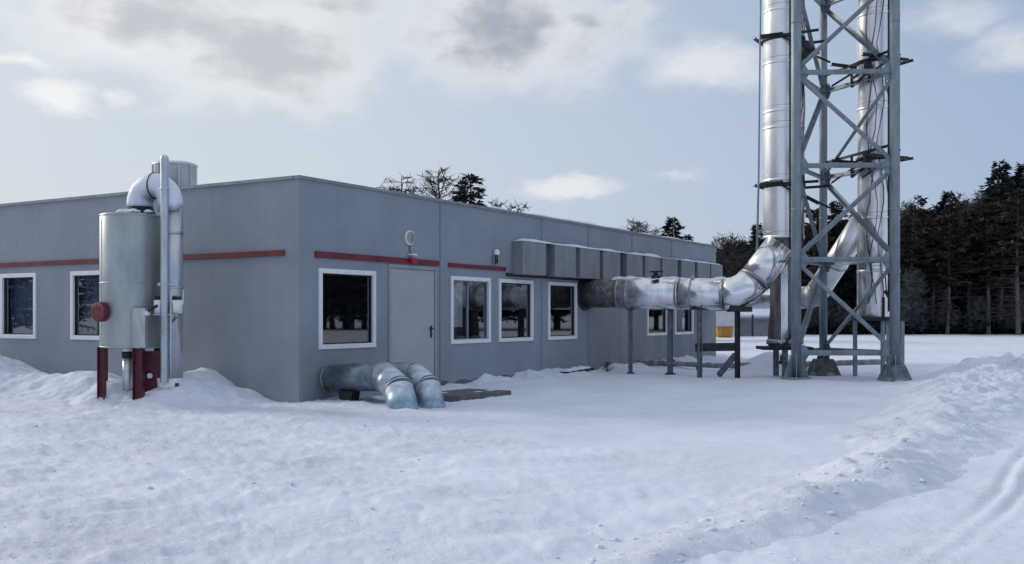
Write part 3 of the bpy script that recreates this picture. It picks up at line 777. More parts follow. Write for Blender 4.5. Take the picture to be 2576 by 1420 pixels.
sd_ = MB(); sd_.prism([at(850, 985, 17.4), at(886, 985, 17.2), at(880, 1030, 17.1), at(858, 1030, 17.3)], (.1, .25, 0)); sd_.build('saddle_block', M['rubber'], t1)
p = [at(905, 945, 18.1), at(1040, 944, 17.25), at(1074, 974, 16.9), at(1092, 1045, 16.6)]
bent_duct(p, .22, 'frosty bent sheet metal duct next to the door step, behind the other one')

# ------------------------------------------------------------------ dust-collector tank on red legs
TD = 17.2
tc_ = at(329, 800, TD); tx, ty = tc_.x, tc_.y; TR = .495
T = empty('tank', (tx, ty, 0), 'grey cylindrical sheet metal tank on dark red legs by the left wall', 'tank')
zb, zt = .96, 3.21
m = MB(); m.lathe((tx, ty, 0), [(0, zb), (TR - .01, zb), (TR, zb + .015), (TR, zt - .02), (TR - .015, zt), (.2, zt + .02), (0, zt + .02)], 56); m.build('shell', M['tank'], T)
for zz in (zb + .02, zt - .03, 2.05):
    m = MB(); m.lathe((tx, ty, 0), [(TR + .001, zz - .012), (TR + .007, zz - .008), (TR + .007, zz + .008), (TR + .001, zz + .012)], 56); m.build('hoop', M['tank'], T)
m = MB(); m.beam((tx - TR * .70, ty - TR * .705, zb + .1), (tx - TR * .70, ty - TR * .705, zt - .1), .03, .012, (0, 0, 1)); m.build('seam', M['tank'], T)
LEGS = [(at(256, 900, 16.85), .105), (at(349, 900, 16.75), .145), (at(262, 900, 17.75), .09), (at(398, 900, 17.65), .10)]
for p, w in LEGS:
    m = MB(); x, y = p.x, p.y
    for a_, b_ in (((x - w / 2, y, -.1), (x - w / 2, y, zb + .02)), ((x + w / 2, y, -.1), (x + w / 2, y, zb + .02))): m.beam(a_, b_, .012, w, (0, 1, 0)) 
    m.box((x, y, (zb - .1) / 2), (w, .014, zb + .1))
    m.build('leg', M['redpaint'], T)
p = at(382, 940, 16.95)
m = MB(); m.box((p.x, p.y, .44), (.26, .02, .94)); m.cyl((p.x - .03, p.y - .012, .32), (p.x - .03, p.y - .03, .32), .02, n=12); m.build('leg_plate', M['redpaint'], T)
m = MB(); m.cyl((p.x - .02, p.y - .02, .50), (p.x - .02, p.y - .05, .50), .045, n=16); m.build('cap_plug', M['frame'], T)
# flat cover panel on the lower right of the shell
p = at(350, 826, 16.72)
m = MB(); m.box((p.x, p.y + .05, EYE + (HY - 826) / F * 16.72), (.215, .16, .66)); m.build('cover_panel', M['tankpanel'], T, bevel=.008)
# drain pipe with a clamp ring under the shell
p = at(322, 920, 16.95)
m = MB(); m.cyl((p.x, p.y, .25), (p.x, p.y, .82), .085, n=24); m.build('drain_pipe', M['galv'], T)
m = MB(); m.cyl((p.x, p.y, .80), (p.x, p.y, .90), .10, n=24); m.build('clamp_ring', M['dark'], T)
m = MB(); m.cyl((p.x, p.y, .90), (p.x, p.y, .965), .09, n=24); m.build('pipe_collar', M['frame'], T)
# round ribbed red wheel on the left flank
p = at(259, 785, 16.78); ax = Vector((-.52, -.85, 0)).normalized(); sd2 = Vector((-ax.y, ax.x, 0)); upv = Vector((0, 0, 1))
m = MB(); m.cyl(p + ax * -.02, p + ax * .10, .165, n=40)
wh = m.build('red_cover', M['redpaint'], T, bevel=.02)
m = MB()
for k in range(-4, 5):
    o_ = k * .034; hw = math.sqrt(max(0.0005, .16 ** 2 - o_ ** 2))
    m.tube([p + sd2 * o_ + ax * .10 + upv * (hw * c) for c in (-1, -.5, 0, .5, 1)], .0155, 8)
m.build('rib', pm('rib_red', (0.24, 0.045, 0.06), .55, var=.2, vs=20), wh)
m = MB(); m.cyl(p - ax * .16, p - ax * .02, .06, n=16); m.build('axle', M['dark'], wh)
# dark gasket and clutter on the tank top
pt = at(352, 530, TD)
m = MB(); m.lathe((pt.x, pt.y, 0), [(0, zt + .021), (.25, zt + .021), (.25, zt + .045), (.225, zt + .06), (.215, zt + .13), (0, zt + .13)], 36); m.build('top_flange', M['rubber'], T)
lm = MB(); rr_ = random.Random(3)
for k in range(9):
    a = rr_.uniform(-2.9, -.3); rad = rr_.uniform(.24, .33); w = rr_.uniform(.05, .10)
    lm.lathe((pt.x + rad * math.cos(a), pt.y + rad * math.sin(a), zt + .02), [(w, 0), (w * .9, w * .3), (w * .5, w * .6), (0, w * .7)], 10)
lm.build('ice_lump', M['snow_cap'], T)

# ------------------------------------------------------------------ vent pipe: arch from the tank, then straight down, with a slim pipe beside it
V0 = at(428, 900, 17.0)
VP = empty('vent_pipe', (V0.x, V0.y, 0), 'thick frosted vent pipe arching over from the tank top down to the snow', 'pipe')
rA = .20
xl, yl = pt.x, pt.y; xr, yr = V0.x, V0.y + .02
zc = EYE + (HY - 492) / F * 17.1
arc = []
for i in range(13):
    a = math.pi * i / 12
    f_ = (1 - math.cos(a)) / 2; arc.append(Vector((xl + (xr - xl) * f_, yl + (yr - yl) * f_, zc + .10 * math.sin(a) + .0)))
hw = (Vector((xr, yr, 0)) - Vector((xl, yl, 0))).length / 2
arc = [Vector((xl + (xr - xl) * (1 - math.cos(math.pi * i / 12)) / 2, yl + (yr - yl) * (1 - math.cos(math.pi * i / 12)) / 2, zc - .14 + hw * math.sin(math.pi * i / 12))) for i in range(13)]
m = MB(); m.tube([Vector((xl, yl, zt + .10))] + arc + [Vector((xr, yr, zc - .28))], [.205] + [.215] * 7 + [.20] * 7, 36)
m.build('arch', M['frost'], VP)
rV = .182
m = MB(); m.tube([(xr + .02, yr, .42), (xr + .02, yr, 1.98), (xr + .02, yr, 2.0), (xr + .02, yr, zc - .22)], [rV, rV, rV, rV], 40); m.build('riser', M['galv'], VP)
for zz in (1.98, 2.9):
    m = MB(); m.lathe((xr + .02, yr, 0), [(rV + .001, zz - .03), (rV + .012, zz - .025), (rV + .012, zz + .025), (rV + .001, zz + .03)], 40); m.build('pipe_band', M['galv'], VP)
m = MB(); m.tube([arc[4] + Vector((0, 0, 0)), arc[5], arc[6]], .222, 36, caps=False); 
def ring_at(p, d, r, w, name, mat, par):
    d = Vector(d).normalized(); mm = MB(); mm.cyl(Vector(p) - d * w / 2, Vector(p) + d * w / 2, r, n=36); return mm.build(name, mat, par)
ring_at(arc[6], arc[7] - arc[5], .224, .02, 'arch_band', M['dark'], VP)
fl = MB(); fl.lathe((xr, yr - .01, 0), [(0, .30), (.20, .30), (.205, .33), (.215, .45), (.21, .46), (0, .46)], 4 * 8); fl.build('base_collar', M['frame'], VP)
bk_ = MB(); bk_.box((xr + .13, yr - .12, .28), (.10, .10, .2)); bk_.build('base_bracket', M['redpaint'], VP)
# clamp bracket
m = MB(); zc1 = EYE + (HY - 772) / F * 16.85
for s_, x_ in ((-1, xr - .125), (1, xr + .165)):
    m.lathe((x_, yr - .17, 0), [(0, zc1 - .11), (.085, zc1 - .11), (.095, zc1 + .10), (.08, zc1 + .11), (0, zc1 + .11)], 20)
m.build('junction_pot', M['frame'], VP)
m = MB()
for s_, x_ in ((-1, xr - .125), (1, xr + .165)):
    for k in (-.05, 0, .05): m.cyl((x_ + k, yr - .19, zc1 + .105), (x_ + k, yr - .19, zc1 + .17), .022, n=10)
m.build('bolt_head', M['rubber'], VP)
m = MB(); m.box((xr + .01, yr - .19, zc1 - .13), (.42, .16, .025)); m.beam((xr + .2, yr - .19, zc1 - .14), (xr + .08, yr - .17, zc1 - .27), .025); m.build('shelf', M['band'], VP)
m = MB(); m.box((xr + .01, yr - .235, zc1 + .05), (.062, .03, .60)); m.build('strap_plate', M['galv'], VP, bevel=.004)
m = MB(); m.box((xr + .03, yr - .20, zc1 + .37), (.34, .05, .05)); m.build('strap_bar', M['galv'], VP, bevel=.004)
m = MB(); m.tube([(xr + .23, yr - .15, zc1), (xr + .26, yr - .15, zc1 + .06), (xr + .262, yr - .15, zc1 + .28)], .008, 8); m.build('antenna_wire', M['frame'], VP)
m = MB(); m.tube([(xr - .12, yr - .28, zc1 + .02), (xr - .28, yr - .30, zc1 - .08), (xr - .36, yr - .26, zc1 - .12)], [.022, .022, .03], 10); m.build('valve_arm', M['dark'], VP)
m = MB(); m.tube([(xr - .43, yr - .27, zc1 - .15), (xr - .26, yr - .30, zc1 - .10)], [.03, .045], 14); m.build('valve_cap', M['frame'], VP)
# slim pipe
P0 = at(414, 900, 16.78)
SPI = empty('slim_pipe', (P0.x, P0.y, 0), 'slim tall pipe with a rounded top standing in front of the thick vent pipe', 'pipe')
ztop = EYE + (HY - 390) / F * 16.78
m = MB(); r_ = .068
m.lathe((P0.x, P0.y, 0), [(r_, .40), (r_, ztop - .07), (r_ * .92, ztop - .035), (r_ * .7, ztop - .012), (0, ztop)], 28); m.build('tube', M['galv'], SPI)
for zz in (1.2, 2.05, 3.6):
    m = MB(); m.lathe((P0.x, P0.y, 0), [(r_ + .001, zz - .015), (r_ + .008, zz - .012), (r_ + .008, zz + .012), (r_ + .001, zz + .015)], 28); m.build('pipe_clip', M['galv'], SPI)
m = MB(); m.cyl((P0.x + .11, P0.y - .02, .46), (P0.x + .11, P0.y - .02, 1.72), .018, n=12); m.build('conduit', M['galv'], SPI)

# ------------------------------------------------------------------ drum vent on the roof
q0 = at(440, 470, 20.0); 
DV = empty('roof_ventilator', (q0.x, q0.y, H - .15), 'pale curved sheet metal ventilator drum standing on the roof behind the pipes', 'ventilator')
rD = .42; zd0, zd1 = H - .15, EYE + (HY - 416) / F * 20.0
m = MB(); m.lathe((q0.x, q0.y, 0), [(rD * .92, zd0), (rD * .92, zd0 + .12), (rD, zd0 + .13), (rD, zd1 - .02)], 40); m.build('drum', M['tankpanel'], DV)
m = MB(); m.lathe((q0.x, q0.y, 0), [(rD * 1.0, zd1 - .03), (rD * 1.04, zd1 - .02), (rD * 1.04, zd1), (rD * .8, zd1 + .045), (0, zd1 + .085)], 40); m.build('lid', M['galv'], DV)
for a in (-150, -118, -62, -30):
    m = MB(); m.box((q0.x + rD * 1.01 * math.cos(R(a)), q0.y + rD * 1.01 * math.sin(R(a)), (zd0 + zd1) / 2 + .05), (.03, .03, zd1 - zd0 - .16), Matrix.Rotation(R(a), 3, 'Z'))
    m.build('upright_rib', M['galv'], DV)
m = MB(); m.lathe((q0.x, q0.y, 0), [(rD * .935, zd0 + .03), (rD * .95, zd0 + .03), (rD * .95, zd0 + .11), (rD * .935, zd0 + .11)], 40); m.build('gap_ring', M['dark'], DV)

# ------------------------------------------------------------------ lattice tower
D0 = 23.9
PL = at(2003, 0, D0); PR = at(2251, 0, D0 - .15); PM = at(2071, 0, 26.0)
TW = empty('lattice_tower', ((PL.x + PR.x + PM.x) / 3, (PL.y + PR.y + PM.y) / 3, 0), 'three legged grey steel lattice tower holding two chimneys', 'tower')
cT = origin_of(TW)
TOP = 13.8
LV = [0.61, 2.81, 5.02, 7.22, 9.43, 11.64]
corners = {'L': Vector((PL.x, PL.y, 0)), 'R': Vector((PR.x, PR.y, 0)), 'M': Vector((PM.x, PM.y, 0))}
for k, c in corners.items():
    w = .115 if k != 'M' else .10
    m = MB(); m.cyl((c.x, c.y, .05), (c.x, c.y, TOP), w, n=28)
    for zz in (4.0, 8.4):
        m.cyl((c.x, c.y, zz - .02), (c.x, c.y, zz + .02), w * 1.04, n=28)
    leg = m.build('leg', M['towersteel'], TW)
    m = MB()
    for a in range(0, 360, 60):
        d = Vector((math.cos(R(a + 15)), math.sin(R(a + 15)), 0)); s_ = Vector((-d.y, d.x, 0)) * .009
        m.prism([c + d * w * .9 + Vector((0, 0, .06)) - s_, c + d * (w + .2) + Vector((0, 0, .06)) - s_, c + d * (w + .18) + Vector((0, 0, .14)) - s_, c + d * (w + .01) + Vector((0, 0, .60)) - s_, c + d * w * .9 + Vector((0, 0, .62)) - s_], s_ * 2)
    m.build('gusset', M['towersteel'], leg)
    m = MB(); m.lathe((c.x, c.y, 0), [(0, -.1), (w + .24, -.1), (w + .23, .05), (w + .2, .06), (0, .06)], 6 * 5, False); m.build('base_plate', M['towersteel'], leg)
    s0, s1, hh = (.36, .19, .40) if k == 'M' else ((.33, .17, .36) if k == 'R' else (.20, .15, .06))
    m = MB(); mx = Matrix.Rotation(R(20), 3, 'Z')
    vs = [c + mx @ Vector((sx * s, sy * s, z_)) for s, z_ in ((s0, -.15), (s1, hh)) for sx, sy in ((-1, -1), (1, -1), (1, 1), (-1, 1))]
    m.add(vs, [(0, 3, 2, 1), (4, 5, 6, 7)] + [(i, (i + 1) % 4, (i + 1) % 4 + 4, i + 4) for i in range(4)])
    m.build('footing', M['footing'] if k == 'M' else M['post'], leg, bevel=.02)
pairs = [('L', 'R'), ('L', 'M'), ('M', 'R')]
def node(k, z): return corners[k] + Vector((0, 0, z))
def inset(a, b, d=.10):
    v = (b - a).normalized(); return a + v * d, b - v * d
for a, b in pairs:
    for z_ in LV:
        p, q = inset(node(a, z_), node(b, z_)); m = MB(); m.angle(p, q, .12, .014); m.build('horizontal_beam', M['towersteel'], TW)
diag = {('L', 'R'): [1, 0, 1, 0, 1], ('L', 'M'): [0, 1, 0, 1, 0], ('M', 'R'): [0, 1, 0, 1, 0]}     # per bay from the bottom: 1 = from first leg's top down
for (a, b), seq in diag.items():
    for i, f_ in enumerate(seq):
        lo, hi = LV[i] + .05, LV[i + 1] - .05
        if (a, b) == ('L', 'R'): dn = f_ == 1
        elif (a, b) == ('M', 'R'): dn = f_ == 1
        else: dn = f_ == 1
        p, q = (node(a, hi), node(b, lo)) if dn else (node(a, lo), node(b, hi))
        p, q = inset(p, q, .13); m = MB(); m.angle(p, q, .105, .012); m.build('diagonal_brace', M['towersteel'], TW)
# gusset plates where braces meet the legs
for (a, b) in pairs:
    d = (corners[b] - corners[a]).normalized(); nn = Vector((-d.y, d.x, 0)) * .006
    for z_ in LV:
        for k, s_ in ((a, 1), (b, -1)):
            c = node(k, z_) + d * s_ * .10
            m = MB(); m.prism([c - nn + Vector((0, 0, -.20)), c - nn + d * s_ * .10 + Vector((0, 0, -.20)), c - nn + d * s_ * .22, c - nn + d * s_ * .10 + Vector((0, 0, .20)), c - nn + Vector((0, 0, .20))], nn * 2); m.build('joint_plate', M['towersteel'], TW)

# ------------------------------------------------------------------ chimneys
RC = .50
def chimney(cx, cy, zlow, label, outward, tower_pts, rings, arms, grp='chimneys held by the lattice tower'):
    t = empty('chimney', (cx, cy, 0), label, 'chimney', grp)
    cuts = [zlow] + rings + [TOP + .6]
    for i, (a, b) in enumerate(zip(cuts, cuts[1:])):
        if b <= 3.46 and zlow < 1:
            m = MB(); m.lathe((cx + .03, cy, 0), [(.40, a - .02), (.42, a + .3), (.36, a + .9), (.36, b - .35), (.49, b)], 48); m.build('lower_section', M['steeldark'], t); continue
        m = MB(); m.lathe((cx, cy, 0), [(RC - .012, a - .02), (RC, a + .01), (RC, b - .01), (RC + .006, b + .03)], 56); m.build('shell_section', M['steel'] if a > 3 else M['steeldirty'], t)
    for z_ in rings:
        m = MB(); m.lathe((cx, cy, 0), [(RC + .002, z_ - .035), (RC + .014, z_ - .03), (RC + .014, z_ + .03), (RC + .002, z_ + .035)], 56); m.build('band', M['steel'], t)
        for dz in (.12,):
            m = MB(); m.lathe((cx, cy, 0), [(RC + .001, z_ + dz), (RC + .006, z_ + dz + .006), (RC + .001, z_ + dz + .012)], 56); m.build('seam_ring', M['band'], t)
    for z_ in arms:
        m = MB(); m.lathe((cx, cy, 0), [(RC + .002, z_ - .05), (RC + .03, z_ - .045), (RC + .03, z_ + .045), (RC + .002, z_ + .05)], 56); m.build('collar', M['dark'], t)
        tan = Vector((-outward.y, outward.x, 0))
        for s_ in (-1, 1):
            p = Vector((cx, cy, z_)) + tan * s_ * (RC + .04) + outward * (RC * .9)
            q = Vector((cx, cy, z_)) + tan * s_ * (RC + .04) - outward * 1.0
            m = MB(); m.angle(p, q, .07, .010); m.build('support_arm', M['dark'], t)
            m = MB(); m.angle(Vector((cx, cy, z_)) + tan * s_ * (RC + .06) - outward * .05, q + Vector((0, 0, -.55)), .05, .009); m.build('arm_strut', M['dark'], t)
        p = Vector((cx, cy, z_)) + outward * (RC + .05); m = MB(); m.angle(p - tan * (RC + .1), p + tan * (RC + .1), .06, .01); m.build('front_bar', M['dark'], t)
    return t
cL = (corners['L'] + corners['M']) / 2; oL = Vector((-(corners['M'] - corners['L']).y, (corners['M'] - corners['L']).x, 0)).normalized()
cR = (corners['M'] + corners['R']) / 2; oR = Vector(((corners['M'] - corners['R']).y, -(corners['M'] - corners['R']).x, 0)).normalized()
c1 = cL + oL * .66; c2 = cR + oR * .66
CH1 = chimney(c1.x, c1.y, .74, 'stainless steel chimney on the left flank of the lattice tower', oL, None, [3.45, 4.85, 6.15, 6.55, 7.75, 9.05], [4.72, 8.35])
CH2 = chimney(c2.x, c2.y, 1.47, 'stainless steel chimney behind the right leg of the lattice tower', oR, None, [2.6, 3.9, 5.3, 6.6, 7.3, 8.9], [5.35, 7.75])
for t, c, sx, z0_ in ((CH1, c1, .02, 3.0), (CH2, c2, .08, 1.6)):
    a = math.asin(sx / RC * 1.0); m = MB()
    for off in (0.0,):
        m.cyl((c.x + RC * math.sin(a), c.y - RC * math.cos(a) - .02, z0_), (c.x + RC * math.sin(a), c.y - RC * math.cos(a) - .02, TOP), .018, n=8)
    m.build('conduit', M['dark'], t)
rw = random.Random(8)
for t, c, lo in ((CH1, c1, 3.0), (CH2, c2, 1.8)):
    for k in range(4):           # loose cables clipped to the shell
        a0 = rw.uniform(-.8, .2) if t is CH2 else rw.uniform(.25, .95); pts_ = []
        for i in range(24):
            zz = lo + (9.9 - lo) * i / 23; a = a0 + .16 * math.sin(i * .9 + k) + rw.uniform(-.05, .05)
            pts_.append((c.x + (RC + .02) * math.sin(a), c.y - (RC + .02) * math.cos(a), zz))
        m = MB(); m.tube(pts_, .009, 6); m.build('cable', M['dark'], t)
# chimney feet
m = MB(); m.box((c1.x, c1.y, .70), (1.15, 1.0, .08)); m.build('foot_plate', M['dark'], CH1)
m = MB(); m.box((c1.x + .0, c1.y - .35, .69), (1.3, .07, .05)); m.beam((c1.x - .15, c1.y - .5, .74), (c1.x + .2, c1.y - .5, 1.25), .05); m.build('foot_rail', M['dark'], CH1)
for dx, dy in ((-.05, -.3), (.42, -.2), (-.1, .35), (.4, .35)):
    m = MB(); m.box((c1.x + dx, c1.y + dy, .28), (.12, .12, .78)); m.build('foot_post', M['post'], CH1)
m = MB(); m.box((c2.x, c2.y, 1.42), (1.15, 1.1, .08)); m.build('foot_plate', M['dark'], CH2)
for dx, dy in ((-.05, -.45), (.42, -.45), (-.42, .45), (.42, .45)):
    m = MB(); m.box((c2.x + dx, c2.y + dy, .64), (.085, .085, 1.5)); m.build('foot_post', M['towersteel'], CH2)
m = MB(); m.beam((c2.x - .05, c2.y - .5, 1.45), (c2.x - .05, c2.y - .5, 1.95), .06); m.beam((c2.x - .02, c2.y - .5, 2.1), (c2.x + .42, c2.y - .5, 1.48), .07); m.build('foot_brace', M['dark'], CH2)
# cleaning hatch pieces and lagging on chimney one below the duct
m = MB(); m.lathe((c1.x + .03, c1.y, 0), [(.41, .78), (.45, .80), (.45, .90), (.41, .92)], 48); m.build('base_ring', M['band'], CH1)
m = MB(); m.box((c1.x - .09, c1.y - .385, 1.95), (.17, .07, 2.3)); m.build('cladding_rib', M['steeldirty'], CH1, bevel=.01)
# lightning rod wire beside chimney one
rodp = [at(1914, -60, 24.9), at(1912, 98, 24.9), at(1908, 463, 24.95), at(1904, 620, 25.0)]
rodp[-1] = at(1904, 640, 25.0); rodp.append(rodp[-1] + Vector((.3, .25, -.06)))
RW = empty('conductor_rod', (rodp[-1].x, rodp[-1].y, 0), 'thin upright lightning conductor rod left of the left chimney', 'rod')
m = MB(); m.tube(rodp, [.022, .022, .026, .028, .028], 10); m.build('rod', M['towersteel'], RW)
for z_ in (4.72, 8.35):
    m = MB(); k = Vector((rodp[1].x, rodp[1].y, z_ + .02)); m.beam(k, Vector((c1.x - RC * .3, c1.y - RC * 1.02, z_ + .06)), .05, .05); m.build('rod_holder', M['dark'], RW)

# small bracket frames around chimney two
def bracket_frame(z_, label):
    t = empty('bracket_frame', (cT.x, cT.y, z_), label, 'bracket', 'small bracket frames on the tower')
    a, b = corners['M'] + Vector((0, 0, z_)), corners['R'] + Vector((0, 0, z_))
    p = a.lerp(b, .40); n_ = Vector((-oR.x, -oR.y, 0))
    m = MB(); m.angle(a + Vector((0, 0, .18)), b + Vector((0, 0, .30)), .07, .01); m.build('rail', M['dark'], t)
    m = MB()
    q0_, q1_ = a.lerp(b, .42), a.lerp(b, .66)
    for q_ in (q0_, q1_): m.beam(q_ + Vector((0, 0, -.30)), q_ + Vector((0, 0, .24)), .055)
    m.beam(q0_ + Vector((0, 0, -.1)), q1_ + Vector((0, 0, .05)), .05); m.beam(q0_ + Vector((0, 0, -.3)), q1_ + Vector((0, 0, -.02)), .045)
    m.build('hanger', M['dark'], t)
    m = MB(); m.box(q1_ + Vector((0, 0, .08)) + n_ * .04, (.16, .10, .20)); m.build('clamp_box', M['dark'], t)
    m = MB(); e = b + Vector((.13, -.02, .16)); m.cyl(e - Vector((.13, 0, 0)), e, .02, n=8); m.build('peg', M['dark'], t)
bracket_frame(7.45, 'dark bracket frame clamping the right chimney near the top of the photo')
bracket_frame(5.22, 'dark bracket frame clamping the right chimney halfway up the photo')
JB = empty('junction_cluster', node('L', 8.2), 'dark clamp cluster between the left leg and left chimney near the top', 'clamp')
m = MB(); c = at(2028, 125, 24.6)
m.lathe((c.x, c.y, c.z - .25), [(.05, 0), (.12, .03), (.14, .28), (.10, .42), (.05, .46), (0, .46)], 16); m.build('clamp_body', M['dark'], JB)
m = MB(); m.beam(c + Vector((-.3, .2, -.05)), c + Vector((.32, -.02, -.08)), .07); m.beam(c + Vector((-.2, .1, .3)), c + Vector((.28, 0, -.05)), .05); m.build('clamp_bar', M['dark'], JB)

# ------------------------------------------------------------------ flue ducts
RD = .39
w0 = PB(tB(1462), 0, 0); 
def duct_path():
    a = PB(tB(1470), -.05, 2.08); b = at(1555, 738, 26.0); c = at(1712, 739, 25.3); d = at(1868, 742, 24.75)
    e = at(1962, 622, 24.85)
    return a, b, c, d, e
a, b, c, d, e = duct_path()
FD = empty('flue_duct', (c.x, c.y, 0), 'shiny steel flue duct running level from the wall then rising to the left chimney', 'duct')
m = MB(); m.tube([a, b], RD * .96, 36); m.build('wall_section', pm('dark_sheet', (0.13, 0.12, 0.13), .5, .5, var=.4, vs=4, bump=.3, bs=12), FD)  # first section at the wall, darker than the level sections
m = MB(); m.tube([b, c], RD, 40); m.build('level_section', M['steeldirty'], FD)
m = MB(); m.tube([c, d - (d - c).normalized() * .46], RD, 40); m.build('level_section', M['steeldirty'], FD)
va, vb = (d - c).normalized(), (e - d).normalized()
k1 = d - va * .46; k2 = d + vb * .46; mid = (k1 + k2) / 4 + d / 2
bez = [k1 * (1 - t) ** 2 + d * 2 * t * (1 - t) + k2 * t * t for t in [q_ / 3 for q_ in range(4)]]
m = MB(); m.tube(bez, RD * 1.004, 40); m.build('elbow', M['foil'], FD)
m = MB(); m.tube([k2, e], RD, 40); m.build('rising_section', M['foil'], FD)
dd = (d - c).normalized(); bdir = (c - b).normalized()
for p_, v_ in ((b + bdir * .05, bdir), (b + bdir * .30, bdir), (b.lerp(c, .98), bdir), (c + dd * .28, dd), (k1, dd), (k2, e - d)):
    ring_at(p_, v_, RD * 1.035, .035, 'clamp_band', M['band'], FD)
for p_ in (b + bdir * .3, c + dd * .28):
    m = MB(); m.box(p_ + Vector((0, -.02, RD + .03)), (.10, .16, .07)); m.build('clamp_lug', M['band'], FD)
m = MB(); p_ = c + Vector((-.62, 0, RD + .03)); m.box(p_, (.20, .2, .08)); m.cyl(p_ + Vector((0, 0, .04)), p_ + Vector((0, 0, .12)), .06, n=14); m.beam(p_ + Vector((-.15, 0, .12)), p_ + Vector((.18, 0, .13)), .04); m.build('hatch', M['dark'], FD)
# flange on the wall, hoses hanging on the dark part
ring_at(a + nB * .08, nB, RD * 1.12, .10, 'wall_flange', M['dark'], FD)
for k in range(3):
    p0_ = a.lerp(b, .12 + .12 * k) + Vector((.1, -.42, .16)); m = MB()
    m.tube([p0_ + Vector((.75 * u_, -.03 * k, -.42 * math.sin(math.pi * u_) * (1 - .15 * k) + .0)) for u_ in [i / 14 for i in range(15)]], .016, 8); m.build('hose', M['wall_trim'], FD)
# snow lumps on the duct
sl = MB(); rs_ = random.Random(12)
for k in range(16):
    u_ = rs_.choice([rs_.uniform(0, .25), rs_.uniform(.45, .62), rs_.uniform(.2, 1)]); p_ = b.lerp(d, u_ * .85) + Vector((0, rs_.uniform(-.12, .1), RD - .03)); w_ = rs_.uniform(.07, .16)
    sl.add([p_ + Vector((w_ * 1.5 * math.cos(2 * math.pi * j / 10) * r0, w_ * math.sin(2 * math.pi * j / 10) * r0, w_ * z0_)) for r0, z0_ in ((1, -.2), (.85, .22), (.45, .42), (.01, .48)) for j in range(10)],
           [(i * 10 + j, i * 10 + (j + 1) % 10, (i + 1) * 10 + (j + 1) % 10, (i + 1) * 10 + j) for i in range(3) for j in range(10)], True)
sl.build('snow_lump', M['snow_cap'], FD)
# second duct, behind
g0 = PB(tB(1790), -.05, 2.0); g1 = at(2048, 748, 27.3); g2 = Vector((c2.x - .25, c2.y + .1, EYE + (HY - 545) / F * 25.3))
FD2 = empty('flue_duct', (g1.x, g1.y, 0), 'second steel flue duct rising steeply inside the tower to the right chimney', 'duct')
v1 = (g1 - g0).normalized(); v2 = (g2 - g1).normalized()
m = MB(); m.tube([g0, g1 - v1 * .3], .30, 32); m.build('level_section', M['steeldirty'], FD2)
m = MB(); m.tube([g1 - v1 * .3, g1 + (v2 - v1) * .06, g1 + v2 * .3], .303, 32); m.build('elbow', M['galvdull'], FD2)
m = MB(); m.tube([g1 + v2 * .3, g2], .30, 32); m.build('rising_section', M['steel'], FD2)
for p_, v_ in ((g1 - v1 * .3, v1), (g1 + v2 * .3, v2), (g1 + v2 * 1.3, v2)): ring_at(p_, v_, .315, .03, 'clamp_band', M['band'], FD2)

# ------------------------------------------------------------------ duct supports
def spost(px, d, top, label, w=.10):
    p = at(px, 900, d); t = empty('support_post', (p.x, p.y, 0), label, 'post', 'posts holding the level flue duct')
    m = MB(); m.box((p.x, p.y, top / 2 - .1), (w, .012, top + .2)); m.box((p.x - w / 2 + .006, p.y, top / 2 - .1), (.012, w, top + .2)); m.box((p.x + w / 2 - .006, p.y, top / 2 - .1), (.012, w, top + .2)); m.build('column', M['post'], t)
    m = MB(); m.box((p.x, p.y, top + .015), (w * 2.4, w * 2, .03)); m.build('head_plate', M['dark'], t)
    m = MB(); m.box((p.x, p.y, .03), (w * 1.9, w * 1.9, .03)); m.build('foot_plate', M['dark'], t)
    return t
spost(1586, 26.0, 1.66, 'support post under the dark left end of the level flue duct', .10)
spost(1686, 25.7, 1.66, 'support post between the two far windows under the level flue duct', .13)
SF = at(1808, 900, 24.9)
SFR = empty('duct_trestle', (SF.x, SF.y, 0), 'two post steel support frame under the right end of the level flue duct', 'support frame')
pA_, pB_ = at(1760, 900, 25.0), at(1855, 900, 24.8)
for p, mt in ((pA_, M['post']), (pB_, M['dark'])):
    m = MB(); m.box((p.x, p.y, .78), (.115, .014, 1.76)); m.box((p.x - .05, p.y, .78), (.014, .12, 1.76)); m.box((p.x + .05, p.y, .78), (.014, .12, 1.76)); m.build('post', mt, SFR)
m = MB(); m.beam((pA_.x - .1, pA_.y + .06, .72), (pB_.x - .05, pB_.y + .06, .74), .09, .2); m.build('cross_beam', M['dark'], SFR)
m = MB(); m.box((pB_.x + .05, pB_.y, 1.66), (.55, .35, .13)); m.build('saddle', M['dark'], SFR)
m = MB(); m.box((pA_.x, pA_.y + .1, 1.675), (.4, .3, .06)); m.build('saddle', M['dark'], SFR)
m = MB(); m.beam((pB_.x - .04, pB_.y + .05, .55), (pB_.x - .35, pB_.y + .5, .02), .11); m.build('stay', M['post'], SFR)
